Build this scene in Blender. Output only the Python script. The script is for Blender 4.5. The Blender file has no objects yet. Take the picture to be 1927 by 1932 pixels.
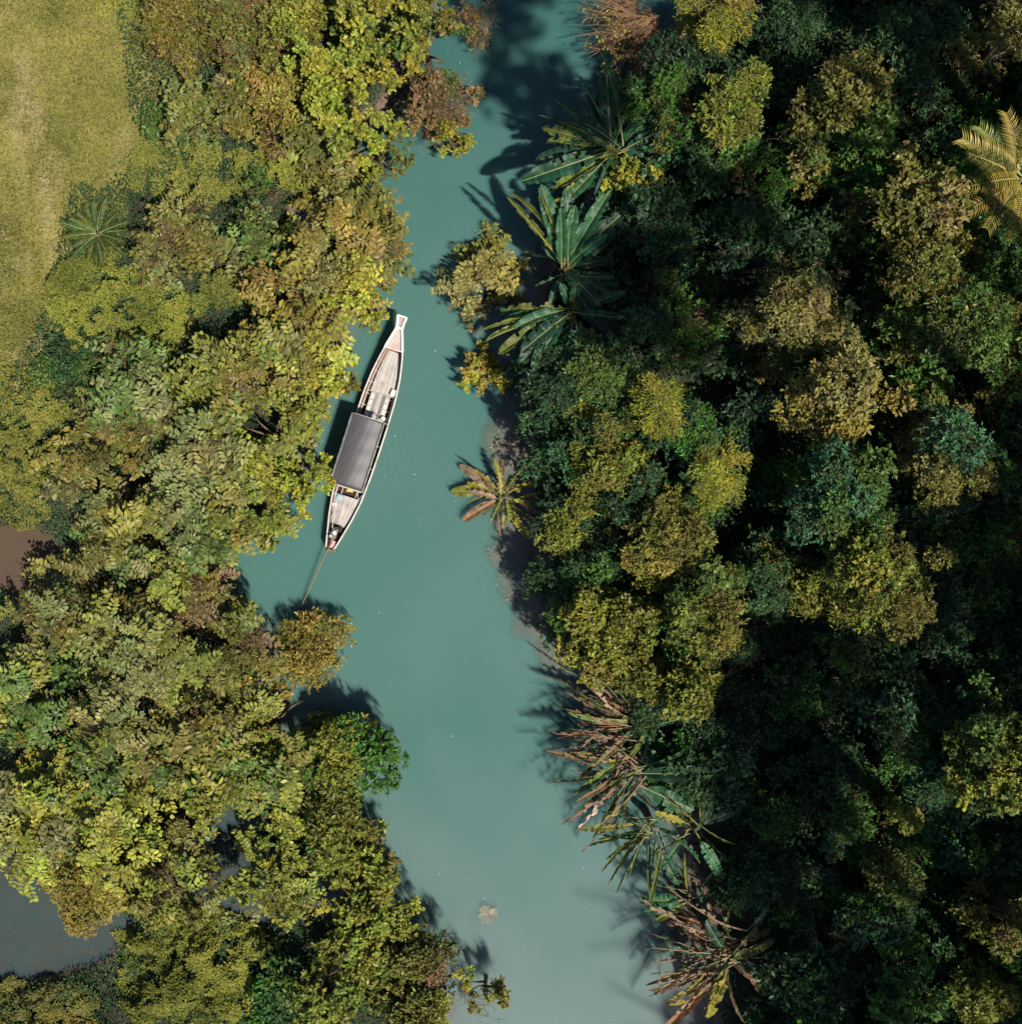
import bpy, math, random
import numpy as np
from mathutils import Vector, Matrix, Euler

R = math.radians
SC = bpy.context.scene
COL = SC.collection
random.seed(11)
NP = np.random.default_rng(5)

# ------------------------------------------------------------------ camera
H = 44.0                                   # drone height above the river
K = 0.0212                                 # metres per survey unit on the water plane
cam_d = bpy.data.cameras.new('camera')
cam = bpy.data.objects.new('camera', cam_d); COL.objects.link(cam)
cam.location = (0, 0, H); cam.rotation_euler = (0, 0, 0)
cam_d.angle = 2 * math.atan(20.48 / H)
cam_d.clip_end = 1000
SC.camera = cam
# ------------------------------------------------------------------ sky and sun
EL, AZ = 60.0, -42.0                       # sun height, bearing from +x
sdir = Vector((math.cos(R(EL)) * math.cos(R(AZ)), math.cos(R(EL)) * math.sin(R(AZ)), math.sin(R(EL))))
world = bpy.data.worlds.new('World'); SC.world = world; world.use_nodes = True
wn = world.node_tree.nodes; wl = world.node_tree.links
sky = wn.new('ShaderNodeTexSky'); sky.sky_type = 'NISHITA'; sky.sun_disc = False
sky.sun_elevation = R(EL); sky.sun_rotation = math.atan2(sdir.x, sdir.y)
wl.new(sky.outputs[0], wn['Background'].inputs[0]); wn['Background'].inputs[1].default_value = 0.07
sun_d = bpy.data.lights.new('sun', 'SUN'); sun_d.energy = 5.0; sun_d.angle = R(0.9); sun_d.color = (1.0, 0.92, 0.78)
sun = bpy.data.objects.new('sun', sun_d); COL.objects.link(sun)
sun.rotation_euler = (-sdir).to_track_quat('-Z', 'Y').to_euler(); sun.location = (20, -8, 60)
SC.view_settings.view_transform = 'Standard'; SC.view_settings.look = 'None'
SC.view_settings.exposure = 0.45; SC.view_settings.gamma = 1.0
SC.view_settings.use_curve_mapping = False
SC.cycles.max_bounces = 5; SC.cycles.diffuse_bounces = 2; SC.cycles.glossy_bounces = 2
SC.cycles.transmission_bounces = 3; SC.cycles.transparent_max_bounces = 16
SC.cycles.use_denoising = True; SC.cycles.use_adaptive_sampling = True; SC.cycles.adaptive_threshold = 0.02

# ------------------------------------------------------------------ helpers
def W(px, py, h=0.0):
    """survey position as seen from above at height h -> ground x, y"""
    s = (H - h) / H
    return (px - 963.5) * K * s, -(py - 966) * K * s

def tag(o, label=None, cat=None, group=None, kind=None):
    if label: o['label'] = label
    if cat: o['category'] = cat
    if group: o['group'] = group
    if kind: o['kind'] = kind
    return o

def link(name, data, parent=None, loc=None, rot=None, scale=None, color=None):
    o = bpy.data.objects.new(name, data); COL.objects.link(o)
    if parent is not None: o.parent = parent
    if loc is not None: o.location = loc
    if rot is not None: o.rotation_euler = rot
    if scale is not None: o.scale = (scale,) * 3 if not hasattr(scale, '__len__') else scale
    if color is not None: o.color = (*color, 1.0)
    return o

def empty(name, loc, rz=0):
    o = bpy.data.objects.new(name, None); COL.objects.link(o)
    o.location = loc; o.rotation_euler = (0, 0, rz); o.empty_display_size = 0.3
    return o

def nodes(name):
    m = bpy.data.materials.new(name); m.use_nodes = True
    nt = m.node_tree; nt.nodes.clear()
    out = nt.nodes.new('ShaderNodeOutputMaterial')
    return m, nt, out

def N(nt, t, **kw):
    n = nt.nodes.new(t)
    for k, v in kw.items():
        if k.startswith('i_'):
            key = k[2:]
            key = int(key) if key.isdigit() else key.replace('_', ' ')
            n.inputs[key].default_value = v
        else: setattr(n, k, v)
    return n

def mixc(nt, a, b, fac, blend='MIX'):
    n = nt.nodes.new('ShaderNodeMix'); n.data_type = 'RGBA'; n.blend_type = blend
    for s, v in ((n.inputs[0], fac), (n.inputs[6], a), (n.inputs[7], b)):
        if hasattr(v, 'links') or isinstance(v, bpy.types.NodeSocket): nt.links.new(v, s)
        else: s.default_value = v if not isinstance(v, tuple) else (*v[:3], 1.0)
    return n.outputs[2]

def noise(nt, scale, detail=3, rough=0.55, coord=None):
    n = N(nt, 'ShaderNodeTexNoise'); n.inputs['Scale'].default_value = scale
    n.inputs['Detail'].default_value = detail; n.inputs['Roughness'].default_value = rough
    if coord is not None: nt.links.new(coord, n.inputs['Vector'])
    return n.outputs[0]

def ramp(nt, sock, lo, hi):
    n = N(nt, 'ShaderNodeMapRange'); n.inputs[1].default_value = lo; n.inputs[2].default_value = hi
    nt.links.new(sock, n.inputs[0]); return n.outputs[0]

def simple_mat(name, col, rough=0.7, col2=None, scale=8, bump=0.0, stretch=None, spec=0.3, metal=0.0, dirt=None):
    m, nt, out = nodes(name)
    b = N(nt, 'ShaderNodeBsdfPrincipled'); b.inputs['Roughness'].default_value = rough
    b.inputs['Specular IOR Level'].default_value = spec; b.inputs['Metallic'].default_value = metal
    tc = N(nt, 'ShaderNodeTexCoord'); co = tc.outputs['Object']
    if stretch:
        mp = N(nt, 'ShaderNodeMapping'); mp.inputs['Scale'].default_value = stretch
        nt.links.new(co, mp.inputs[0]); co = mp.outputs[0]
    f = ramp(nt, noise(nt, scale, 5, 0.6, co), 0.3, 0.7)
    c = mixc(nt, col, col2 or tuple(v * 0.7 for v in col), f)
    if dirt:
        f2 = ramp(nt, noise(nt, scale * 0.35, 4, 0.7, tc.outputs['Object']), 0.52, 0.72)
        c = mixc(nt, c, dirt, f2)
    oi = N(nt, 'ShaderNodeObjectInfo')
    v = N(nt, 'ShaderNodeMapRange'); v.inputs[3].default_value = 0.86; v.inputs[4].default_value = 1.1
    nt.links.new(oi.outputs['Random'], v.inputs[0])
    hs = N(nt, 'ShaderNodeHueSaturation'); nt.links.new(c, hs.inputs['Color']); nt.links.new(v.outputs[0], hs.inputs['Value'])
    nt.links.new(hs.outputs[0], b.inputs['Base Color'])
    if bump:
        bp = N(nt, 'ShaderNodeBump'); bp.inputs['Strength'].default_value = bump; bp.inputs['Distance'].default_value = 0.02
        nt.links.new(f, bp.inputs['Height']); nt.links.new(bp.outputs[0], b.inputs['Normal'])
    nt.links.new(b.outputs[0], out.inputs[0])
    return m

def leaf_material(name, gloss=0.45, trans=0.2, spec=0.3):
    """leaf colour comes from the object's own colour, varied leaf by leaf"""
    m, nt, out = nodes(name)
    oi = N(nt, 'ShaderNodeObjectInfo')
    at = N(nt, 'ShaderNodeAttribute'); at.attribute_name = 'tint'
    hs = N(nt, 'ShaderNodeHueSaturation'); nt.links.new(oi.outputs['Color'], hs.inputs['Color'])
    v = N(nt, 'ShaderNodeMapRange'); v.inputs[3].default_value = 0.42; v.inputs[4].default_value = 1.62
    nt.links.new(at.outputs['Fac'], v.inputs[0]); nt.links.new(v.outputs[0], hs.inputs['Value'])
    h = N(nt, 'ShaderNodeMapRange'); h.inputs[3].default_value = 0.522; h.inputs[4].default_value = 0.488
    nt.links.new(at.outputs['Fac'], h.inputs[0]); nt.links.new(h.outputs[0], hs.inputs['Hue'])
    geo = N(nt, 'ShaderNodeNewGeometry')
    c = mixc(nt, hs.outputs[0], (0.16, 0.17, 0.09), 0.0)
    b = N(nt, 'ShaderNodeBsdfPrincipled'); b.inputs['Roughness'].default_value = gloss
    b.inputs['Specular IOR Level'].default_value = spec
    nt.links.new(c, b.inputs['Base Color'])
    t = N(nt, 'ShaderNodeBsdfTranslucent')
    nt.links.new(mixc(nt, c, (0.9, 1.0, 0.25), 0.35, 'MULTIPLY'), t.inputs['Color'])
    mx = N(nt, 'ShaderNodeMixShader'); mx.inputs[0].default_value = trans
    nt.links.new(b.outputs[0], mx.inputs[1]); nt.links.new(t.outputs[0], mx.inputs[2])
    nt.links.new(mx.outputs[0], out.inputs[0])
    return m

M = {}
M['leaf'] = leaf_material('leaf_surface')
M['paddle'] = leaf_material('paddle_leaf_surface', 0.48, 0.2, 0.3)
M['matleaf'] = leaf_material('creeper_leaf_surface', 0.6, 0.2, 0.2)
M['bark'] = simple_mat('bark', (0.16, 0.115, 0.075), 0.9, (0.07, 0.05, 0.035), 14, 0.4, spec=0.1)
M['twig'] = simple_mat('twig_bark', (0.15, 0.105, 0.06), 0.85, (0.075, 0.055, 0.035), 20, spec=0.1)
M['drytwig'] = simple_mat('dry_reddish_twig', (0.30, 0.18, 0.10), 0.85, (0.20, 0.11, 0.06), 20, spec=0.1)
M['rib'] = simple_mat('leaf_midrib', (0.30, 0.30, 0.12), 0.5, (0.22, 0.22, 0.08), 6)
M['ribdead'] = simple_mat('dry_leaf_midrib', (0.34, 0.22, 0.15), 0.8, (0.22, 0.13, 0.09), 6)

class MB:
    def __init__(s): s.v, s.f, s.t, s.m = [], [], [], []
    def add(s, verts, faces, tint=0.5, mat=0):
        o = len(s.v); s.v += [tuple(p) for p in verts]
        for f in faces: s.f.append(tuple(o + i for i in f)); s.t.append(tint); s.m.append(mat)
    def tube(s, pts, radii, sides=5, tint=0.5, mat=0, cap=True):
        pts = [Vector(p) for p in pts]; rings = []
        for i, p in enumerate(pts):
            d = (pts[min(i + 1, len(pts) - 1)] - pts[max(i - 1, 0)]).normalized()
            a = d.orthogonal().normalized(); b = d.cross(a)
            rings.append([p + (a * math.cos(2 * math.pi * k / sides) + b * math.sin(2 * math.pi * k / sides)) * radii[i] for k in range(sides)])
        vs = [q for r in rings for q in r]; fs = []
        for i in range(len(pts) - 1):
            for k in range(sides):
                k2 = (k + 1) % sides
                fs.append((i * sides + k, i * sides + k2, (i + 1) * sides + k2, (i + 1) * sides + k))
        if cap:
            fs.append(tuple(range(sides))[::-1]); fs.append(tuple((len(pts) - 1) * sides + k for k in range(sides)))
        s.add(vs, fs, tint, mat)
    def box(s, c, size, rz=0, tint=0.5, mat=0, ry=0):
        e = Euler((0, ry, rz)).to_matrix(); c = Vector(c)
        vs = [c + e @ Vector((sx * size[0] / 2, sy * size[1] / 2, sz * size[2] / 2)) for sx in (-1, 1) for sy in (-1, 1) for sz in (-1, 1)]
        s.add(vs, [(0, 1, 3, 2), (4, 6, 7, 5), (0, 4, 5, 1), (2, 3, 7, 6), (0, 2, 6, 4), (1, 5, 7, 3)], tint, mat)
    def mesh(s, name, mats, smooth=False):
        me = bpy.data.meshes.new(name); me.from_pydata(s.v, [], s.f)
        a = me.attributes.new('tint', 'FLOAT', 'FACE'); a.data.foreach_set('value', np.array(s.t, dtype=np.float32))
        for m in mats: me.materials.append(m)
        me.polygons.foreach_set('material_index', np.array(s.m, dtype=np.int32))
        if smooth: me.polygons.foreach_set('use_smooth', np.ones(len(s.f), dtype=bool))
        me.update(); return me
    def build(s, name, mats, parent=None, smooth=False, **kw):
        return link(name, s.mesh(name, mats if isinstance(mats, (list, tuple)) else [mats], smooth), parent, **kw)

def np_mesh(name, verts, quads, tint, mats):
    me = bpy.data.meshes.new(name); nv, nq = len(verts), len(quads)
    me.vertices.add(nv); me.vertices.foreach_set('co', verts.astype(np.float32).ravel())
    me.loops.add(nq * 4); me.loops.foreach_set('vertex_index', quads.astype(np.int32).ravel())
    me.polygons.add(nq); me.polygons.foreach_set('loop_start', np.arange(0, nq * 4, 4, dtype=np.int32))
    a = me.attributes.new('tint', 'FLOAT', 'FACE'); a.data.foreach_set('value', tint.astype(np.float32))
    for m in mats: me.materials.append(m)
    me.update(calc_edges=True); me.validate(); return me

# value noise for layout
_G = NP.random((64, 64))
def vnoise(x, y, s):
    x = np.asarray(x) / s + 100; y = np.asarray(y) / s + 100
    i = np.floor(x).astype(int); j = np.floor(y).astype(int); fx = x - i; fy = y - j
    fx = fx * fx * (3 - 2 * fx); fy = fy * fy * (3 - 2 * fy)
    g = lambda a, b: _G[a % 64, b % 64]
    return (g(i, j) * (1 - fx) + g(i + 1, j) * fx) * (1 - fy) + (g(i, j + 1) * (1 - fx) + g(i + 1, j + 1) * fx) * fy

def sstep(a, b, x):
    t = np.clip((x - a) / (b - a), 0, 1); return t * t * (3 - 2 * t)

# ------------------------------------------------------------------ terrain and water
BL = [(-600, 760), (0, 800), (200, 720), (245, 640), (340, 640), (480, 690), (600, 640), (700, 600), (900, 520), (1040, 400), (1110, 390), (1200, 480),
      (1350, 500), (1500, 560), (1700, 600), (1800, 740), (1932, 800), (2600, 820)]
BR = [(-600, 1340), (0, 1330), (130, 1330), (200, 1160), (400, 1090), (500, 1040), (700, 1000), (800, 990), (950, 1000), (1100, 1030), (1200, 1075),
      (1300, 1120), (1400, 1210), (1500, 1250), (1600, 1300), (1700, 1320), (1800, 1340), (1932, 1360), (2600, 1380)]
FL = [(-600, 230), (0, 235), (100, 262), (230, 275), (330, 330), (372, 165), (480, 140), (560, 130), (650, 95), (720, 45), (800, 0), (870, -60), (2600, -150)]
def curve_x(c, y):
    d = 966 - y / K
    xs = np.interp(d, [p[0] for p in c], [p[1] for p in c]); return (xs - 963.5) * K
PONDS = [(60, 1755, 230, 135, 1.0), (20, 1050, 125, 95, 0.78), (470, 1590, 180, 130, 0.85), (600, 1300, 80, 55, .5), (590, 400, 70, 45, .45)]
SHELF = [(985, 1000, 80, 230, 1.1), (1050, 1220, 60, 90, 1.0), (930, 690, 50, 60, 0.5), (900, 1735, 45, 45, 0.85), (1140, 1910, 260, 150, 1.0), (1000, 780, 60, 70, .8), (560, 1250, 110, 60, .6)]
def terrain(x, y):
    x = np.asarray(x, float); y = np.asarray(y, float)
    wob = (vnoise(x, y, 1.7) - .5) * 0.9 + (vnoise(x, y, .6) - .5) * .3
    dl = curve_x(BL, y) - x + wob; dr = x - curve_x(BR, y) + wob
    d = np.maximum(dl, dr)
    z = np.where(d > 0, 0.5 * sstep(0, 2.2, d), -1.5 * sstep(0, 3.2, -d))
    z += 0.35 * sstep(5, 9, dl) + 1.6 * sstep(3, 20, dr) + np.where(d > 0, (vnoise(x, y, 3.1) - .5) * 0.25 * sstep(0, 2, d), 0)
    for px, py, rx, ry, dep in PONDS:
        cx, cy = W(px, py); q = ((x - cx) / (rx * K)) ** 2 + ((y - cy) / (ry * K)) ** 2
        z -= dep * 1.3 * np.exp(-(q * (.55 + .9 * vnoise(x, y, 1.1))) ** 1.5)
    mx_, my_ = W(10, 1045); z = np.where(((x - mx_) / 2.6) ** 2 + ((y - my_) / 2.6) ** 2 < 1, np.maximum(z, .012 + .02 * vnoise(x, y, .5)), z)
    for px, py, rx, ry, up in SHELF:
        cx, cy = W(px, py); q = ((x - cx) / (rx * K)) ** 2 + ((y - cy) / (ry * K)) ** 2
        z = np.where(d > 0, z, np.minimum(z + up * np.exp(-q * (.35 + 1.9 * vnoise(x, y, .8))), np.maximum(z, -0.13)))
    return np.where((dl > .6) & (z < -.16), -.16 + (z + .16) * .15, z)
def tz(x, y): return float(terrain(x, y))

ax1 = np.concatenate([np.array([-150, -110, -80, -60, -45, -35, -30]), np.arange(-26, 26.01, 0.26), np.array([30, 35, 45, 60, 80, 110, 150])])
gx, gy = np.meshgrid(ax1, ax1); gz = terrain(gx, gy)
n = len(ax1); idx = np.arange(n * n).reshape(n, n)
quads = np.stack([idx[:-1, :-1], idx[:-1, 1:], idx[1:, 1:], idx[1:, :-1]], -1).reshape(-1, 4)
gverts = np.stack([gx, gy, gz], -1).reshape(-1, 3)
me = np_mesh('ground', gverts, quads, np.zeros(len(quads)), [])
fa = me.attributes.new('field', 'FLOAT', 'POINT')
fv = sstep(-1.0, 0.6, curve_x(FL, gy) + .9 * sstep(2, 5, gy) - gx + (vnoise(gx, gy, .9) - .5) * 1.2)
def track(x, y):
    d = 966 - y / K; c = (np.interp(d, [-100, 150, 300, 420, 600, 700], [20, 60, 95, 112, 125, 60]) - 963.5) * K
    w = (vnoise(x, y, .5) - .5) * .5; return np.exp(-((x - c + w) / .38) ** 2) * sstep(.25, .6, vnoise(x + 3, y, 1.1))
fa.data.foreach_set('value', fv.ravel().astype(np.float32))
ta = me.attributes.new('worn', 'FLOAT', 'POINT'); ta.data.foreach_set('value', track(gx, gy).ravel().astype(np.float32))
me.polygons.foreach_set('use_smooth', np.ones(len(quads), dtype=bool))
m, nt, out = nodes('ground_soil_and_turf')
b = N(nt, 'ShaderNodeBsdfPrincipled'); b.inputs['Roughness'].default_value = 0.95; b.inputs['Specular IOR Level'].default_value = 0.1
tc = N(nt, 'ShaderNodeTexCoord'); co = tc.outputs['Object']
mp = N(nt, 'ShaderNodeMapping'); mp.inputs['Scale'].default_value = (1.0, 0.45, 1.0); nt.links.new(co, mp.inputs[0])
turf = mixc(nt, (0.215, 0.20, 0.075), (0.14, 0.15, 0.05), ramp(nt, noise(nt, 0.55, 4, .6, co), .35, .65))
turf = mixc(nt, turf, (0.26, 0.205, 0.11), ramp(nt, noise(nt, 0.42, 5, .65, mp.outputs[0]), .5, .68))
turf = mixc(nt, turf, (0.36, 0.265, 0.19), ramp(nt, noise(nt, 0.75, 4, .6, mp.outputs[0]), .55, .72))
turf = mixc(nt, turf, (0.24, 0.20, 0.08), ramp(nt, noise(nt, 9, 3, .7, co), .45, .8))
aw = N(nt, 'ShaderNodeAttribute'); aw.attribute_name = 'worn'
turf = mixc(nt, turf, (0.33, 0.26, 0.16), ramp(nt, aw.outputs['Fac'], 0, 1.6))
soil = mixc(nt, (0.05, 0.045, 0.03), (0.03, 0.032, 0.022), ramp(nt, noise(nt, 2.2, 5, .6, co), .35, .65))
soil = mixc(nt, soil, (0.075, 0.06, 0.036), ramp(nt, noise(nt, 7, 4, .7, co), .55, .75))
sep = N(nt, 'ShaderNodeSeparateXYZ'); nt.links.new(co, sep.inputs[0])
mud = mixc(nt, (0.20, 0.14, 0.112), (0.085, 0.065, 0.058), ramp(nt, noise(nt, 1.6, 5, .65, co), .35, .65))
mud = mixc(nt, mud, (0.085, 0.058, 0.042), ramp(nt, sep.outputs[0], -15, -17))
low = mixc(nt, soil, mud, ramp(nt, sep.outputs[2], 0.14, 0.02))
at = N(nt, 'ShaderNodeAttribute'); at.attribute_name = 'field'
nt.links.new(mixc(nt, low, turf, at.outputs['Fac']), b.inputs['Base Color'])
bp = N(nt, 'ShaderNodeBump'); bp.inputs['Strength'].default_value = 0.7; bp.inputs['Distance'].default_value = 0.06
nt.links.new(noise(nt, 10, 5, .7, co), bp.inputs['Height']); nt.links.new(bp.outputs[0], b.inputs['Normal'])
nt.links.new(b.outputs[0], out.inputs[0])
me.materials.append(m)
tag(link('ground', me), kind='structure')

def water_mat(name, alpha, surface, deep=False):
    m, nt, out = nodes(name)
    tc = N(nt, 'ShaderNodeTexCoord'); co = tc.outputs['Object']
    c = mixc(nt, (0.085, 0.225, 0.208), (0.115, 0.248, 0.236), ramp(nt, noise(nt, 0.09, 3, .5, co), .35, .65))
    mp = N(nt, 'ShaderNodeMapping'); mp.inputs['Location'].default_value = (0, 1.2, 0); mp.inputs['Scale'].default_value = (0.12, 0.075, 1)
    nt.links.new(co, mp.inputs[0])
    c = mixc(nt, c, (0.19, 0.26, 0.27), ramp(nt, noise(nt, 1.0, 4, .55, mp.outputs[0]), .54, .78))
    sp = N(nt, 'ShaderNodeSeparateXYZ'); nt.links.new(co, sp.inputs[0])
    ad = N(nt, 'ShaderNodeMath', operation='MULTIPLY_ADD'); nt.links.new(noise(nt, .22, 4, .55, co), ad.inputs[0]); ad.inputs[1].default_value = 9; nt.links.new(sp.outputs[1], ad.inputs[2])
    c = mixc(nt, c, (0.24, 0.31, 0.325), ramp(nt, ad.outputs[0], -5, -19))
    c = mixc(nt, c, (0.16, 0.27, 0.255), ramp(nt, noise(nt, 16, 3, .7, co), .5, .85))
    c = mixc(nt, c, (0.06, 0.18, 0.178), ramp(nt, ad.outputs[0], 14, 24))  # upper reach coloured darker, standing in for shade
    d = N(nt, 'ShaderNodeBsdfDiffuse'); nt.links.new(c, d.inputs['Color'])
    t = N(nt, 'ShaderNodeBsdfTransparent')
    mx = N(nt, 'ShaderNodeMixShader'); mx.inputs[0].default_value = alpha
    nt.links.new(t.outputs[0], mx.inputs[1]); nt.links.new(d.outputs[0], mx.inputs[2]); o = mx.outputs[0]
    if surface:
        bp = N(nt, 'ShaderNodeBump'); bp.inputs['Strength'].default_value = 0.12; bp.inputs['Distance'].default_value = 0.02
        nt.links.new(noise(nt, 3.5, 4, .6, co), bp.inputs['Height'])
        g = N(nt, 'ShaderNodeBsdfGlossy'); g.inputs['Roughness'].default_value = 0.06; nt.links.new(bp.outputs[0], g.inputs['Normal'])
        fr = N(nt, 'ShaderNodeFresnel'); fr.inputs['IOR'].default_value = 1.33; nt.links.new(bp.outputs[0], fr.inputs['Normal'])
        m2 = N(nt, 'ShaderNodeMixShader'); nt.links.new(fr.outputs[0], m2.inputs[0])
        nt.links.new(o, m2.inputs[1]); nt.links.new(g.outputs[0], m2.inputs[2]); o = m2.outputs[0]
    if deep:          # silt-laden depth: light spreads sideways before it returns
        p = N(nt, 'ShaderNodeBsdfPrincipled'); nt.links.new(c, p.inputs['Base Color']); p.inputs['Specular IOR Level'].default_value = 0
        p.inputs['Roughness'].default_value = 1; p.inputs['Subsurface Weight'].default_value = 1; p.inputs['Subsurface Radius'].default_value = (.45, .9, .95); p.inputs['Subsurface Scale'].default_value = 1.5
        o = p.outputs[0]
    nt.links.new(o, out.inputs[0]); return m
def sheet(name, z, mat, parent=None):
    b = MB(); s = 150
    b.add([(-s, -s, z), (s, -s, z), (s, s, z), (-s, s, z)], [(0, 1, 2, 3)]); return b.build(name, [mat], parent)
river = tag(sheet('river_water', 0.0, water_mat('river_surface', 0.10, True)), kind='structure')
for z, a in ((-.05, .10), (-0.11, 0.14), (-.18, .19), (-0.27, 0.24), (-0.38, 0.32)):
    sheet('silt_layer', z, water_mat('river_silt', a, False), river)['kind'] = 'stuff'
b = MB(); b.box((0, 0, -2.5), (300, 300, 4.0)); b.build('silt_depth', [water_mat('river_depth', 1, False, True)], river)['kind'] = 'stuff'

m, nt, out = nodes('still_pond_surface')
d = N(nt, 'ShaderNodeBsdfDiffuse'); tc = N(nt, 'ShaderNodeTexCoord')
nt.links.new(mixc(nt, (0.03, 0.058, 0.066), (0.055, 0.062, 0.052), ramp(nt, noise(nt, .9, 4, .6, tc.outputs['Object']), .4, .65)), d.inputs['Color'])
t = N(nt, 'ShaderNodeBsdfTransparent'); g = N(nt, 'ShaderNodeBsdfGlossy'); g.inputs['Roughness'].default_value = .05
fr = N(nt, 'ShaderNodeFresnel'); fr.inputs['IOR'].default_value = 1.33
a1 = N(nt, 'ShaderNodeMixShader'); a1.inputs[0].default_value = .5; nt.links.new(t.outputs[0], a1.inputs[1]); nt.links.new(d.outputs[0], a1.inputs[2])
a2 = N(nt, 'ShaderNodeMixShader'); nt.links.new(fr.outputs[0], a2.inputs[0]); nt.links.new(a1.outputs[0], a2.inputs[1]); nt.links.new(g.outputs[0], a2.inputs[2])
nt.links.new(a2.outputs[0], out.inputs[0])
b = MB(); b.add([(-26, -21.5, .006), (-14.2, -21.5, .006), (-9.2, -17, .006), (-7.9, -14.5, .006), (-8.3, -10.5, .006), (-13, -10.2, .006), (-26, -11, .006)], [tuple(range(7))])
tag(b.build('pond_water', [m]), kind='structure')
# ------------------------------------------------------------------ leaf and branch templates
def leaf(b, p, d, nrm, L, Wd, fold=0.25, droop=0.2, tint=None, mat=0, blunt=0.0):
    """folded oval leaf of eight faces from p along d"""
    d = Vector(d).normalized(); n_ = Vector(nrm); s = d.cross(n_).normalized(); n_ = s.cross(d).normalized()
    p = Vector(p); tint = random.random() if tint is None else tint
    mid, lf, rt = [], [], []
    for t, w in ((0, 0.06), (0.3, 0.86), (0.66, 0.95 + blunt * .1), (1.0, 0.04 + blunt * .3)):
        c = p + d * (L * t) - n_ * (droop * L * t * t)
        mid.append(c); o = s * (Wd * .5 * w); u = n_ * (Wd * .5 * w * fold)
        lf.append(c + o + u); rt.append(c - o + u)
    vs = mid + lf + rt; fs = []
    for i in range(3):
        fs.append((i, i + 1, 4 + i + 1, 4 + i)); fs.append((i, 8 + i, 8 + i + 1, i + 1))
    b.add(vs, fs, tint, mat)

def dleaf(b, p, d, nrm, L, Wd, tint=None, mat=0):
    """small folded rhombic leaf, two faces"""
    d = Vector(d).normalized(); n_ = Vector(nrm); s = d.cross(n_)
    if s.length < 1e-4: s = d.orthogonal()
    s.normalize(); n_ = s.cross(d).normalized(); p = Vector(p)
    tint = random.random() if tint is None else tint
    b.add([p, p + d * L * .5 + s * Wd * .5 + n_ * Wd * .12, p + d * L - n_ * L * .1, p + d * L * .5 - s * Wd * .5 + n_ * Wd * .12],
          [(0, 1, 2), (0, 2, 3)], tint, mat)

def rv(s=1.0): return Vector((random.uniform(-s, s), random.uniform(-s, s), random.uniform(-s, s)))
def rdir():
    while True:
        v = rv()
        if 0.05 < v.length < 1: return v.normalized()

def stem_curve(L, bend, n=8, side=0.0):
    return [Vector((L * i / n, side * math.sin(i / n * 2.2) * L, L * bend * (0.35 * (i / n) - 0.75 * (i / n) ** 2))) for i in range(n + 1)]

def shoot(b, pts, L, leafL, leafW, gap, start, base_t, fan=1.0, tip=True):
    """paired leaves along a shoot"""
    n = len(pts) - 1; s = start
    while s < 1.0:
        f = s * n; i = min(int(f), n - 1); p = pts[i].lerp(pts[i + 1], f - i)
        ax = (pts[i + 1] - pts[i]).normalized(); side = ax.cross(Vector((0, 0, 1))).normalized(); up = side.cross(ax)
        for sg in (-1, 1):
            if random.random() < 0.08: continue
            d = side * sg * fan + ax * random.uniform(.25, .75) + up * random.uniform(-.15, .35)
            k = random.uniform(.72, 1.12) * (0.8 + 0.2 * math.sin(s * 3.1))
            leaf(b, p, d, up + rv(.45), leafL * 1.12 * k, leafW * k * random.uniform(.9, 1.1), random.uniform(.05, .35), random.uniform(.0, .3), min(1, max(0, base_t + random.gauss(0, .2) + .2 * (s - .5))))
        s += gap / L * random.uniform(.85, 1.15)
    if tip:
        ax = (pts[-1] - pts[-2]).normalized()
        for k in range(3): leaf(b, pts[-1], ax + rv(.7), Vector((0, 0, 1)) + rv(.3), leafL * .7, leafW * .7, .3, .15, min(1, base_t + .3))

def t_pinnate(seed, L=1.55):
    random.seed(seed); b = MB(); pts = stem_curve(L, random.uniform(.1, .5), 8, random.uniform(-.12, .12))
    b.tube(pts, [0.022 * (1 - .75 * i / 8) for i in range(9)], 4, .5, 1)
    shoot(b, pts, L, .275, .155, .15, .12, .45)
    for k in range(random.randint(2, 4)):
        f = random.uniform(.15, .75); p = pts[int(f * 8)]
        a = random.choice((-1, 1)) * random.uniform(.5, 1.1); l2 = L * random.uniform(.35, .6)
        q = [p + Matrix.Rotation(a, 3, 'Z') @ v for v in stem_curve(l2, random.uniform(0, .5), 5)]
        b.tube(q, [.012 * (1 - .7 * i / 5) for i in range(6)], 3, .5, 1)
        shoot(b, q, l2, .245, .14, .145, .1, .55)
    return b.mesh('leafy_branch', [M['leaf'], M['twig']])

def t_round(seed, L=1.1):
    random.seed(seed); b = MB(); pts = stem_curve(L, random.uniform(-.1, .4), 6, random.uniform(-.15, .15))
    b.tube(pts, [0.018 * (1 - .7 * i / 6) for i in range(7)], 4, .5, 1)
    tips = [(pts[-1], (pts[-1] - pts[-2]).normalized())]
    for k in range(7):
        p = pts[random.randint(1, 6)]; d = (Vector((random.uniform(.2, 1), random.uniform(-1, 1), random.uniform(-.1, .9)))).normalized()
        q = p + d * random.uniform(.25, .5); b.tube([p, (p + q) / 2 + rv(.04), q], [.009, .007, .004], 3, .5, 1); tips.append((q, d)); tips.append(((p + q) / 2, d))
    for q, d in tips:
        bt = random.uniform(.35, .75)
        for k in range(random.randint(6, 9)):
            dd = (rdir() + d * .5 + Vector((0, 0, .25))).normalized()
            leaf(b, q + rv(.04), dd, Vector((0, 0, 1)) + rv(.5) - dd * .2, random.uniform(.13, .22), random.uniform(.085, .13), random.uniform(.05, .4), random.uniform(0, .35), min(1, max(0, bt + random.gauss(0, .17))), 0, .5)
    return b.mesh('leafy_branch', [M['leaf'], M['twig']])

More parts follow.
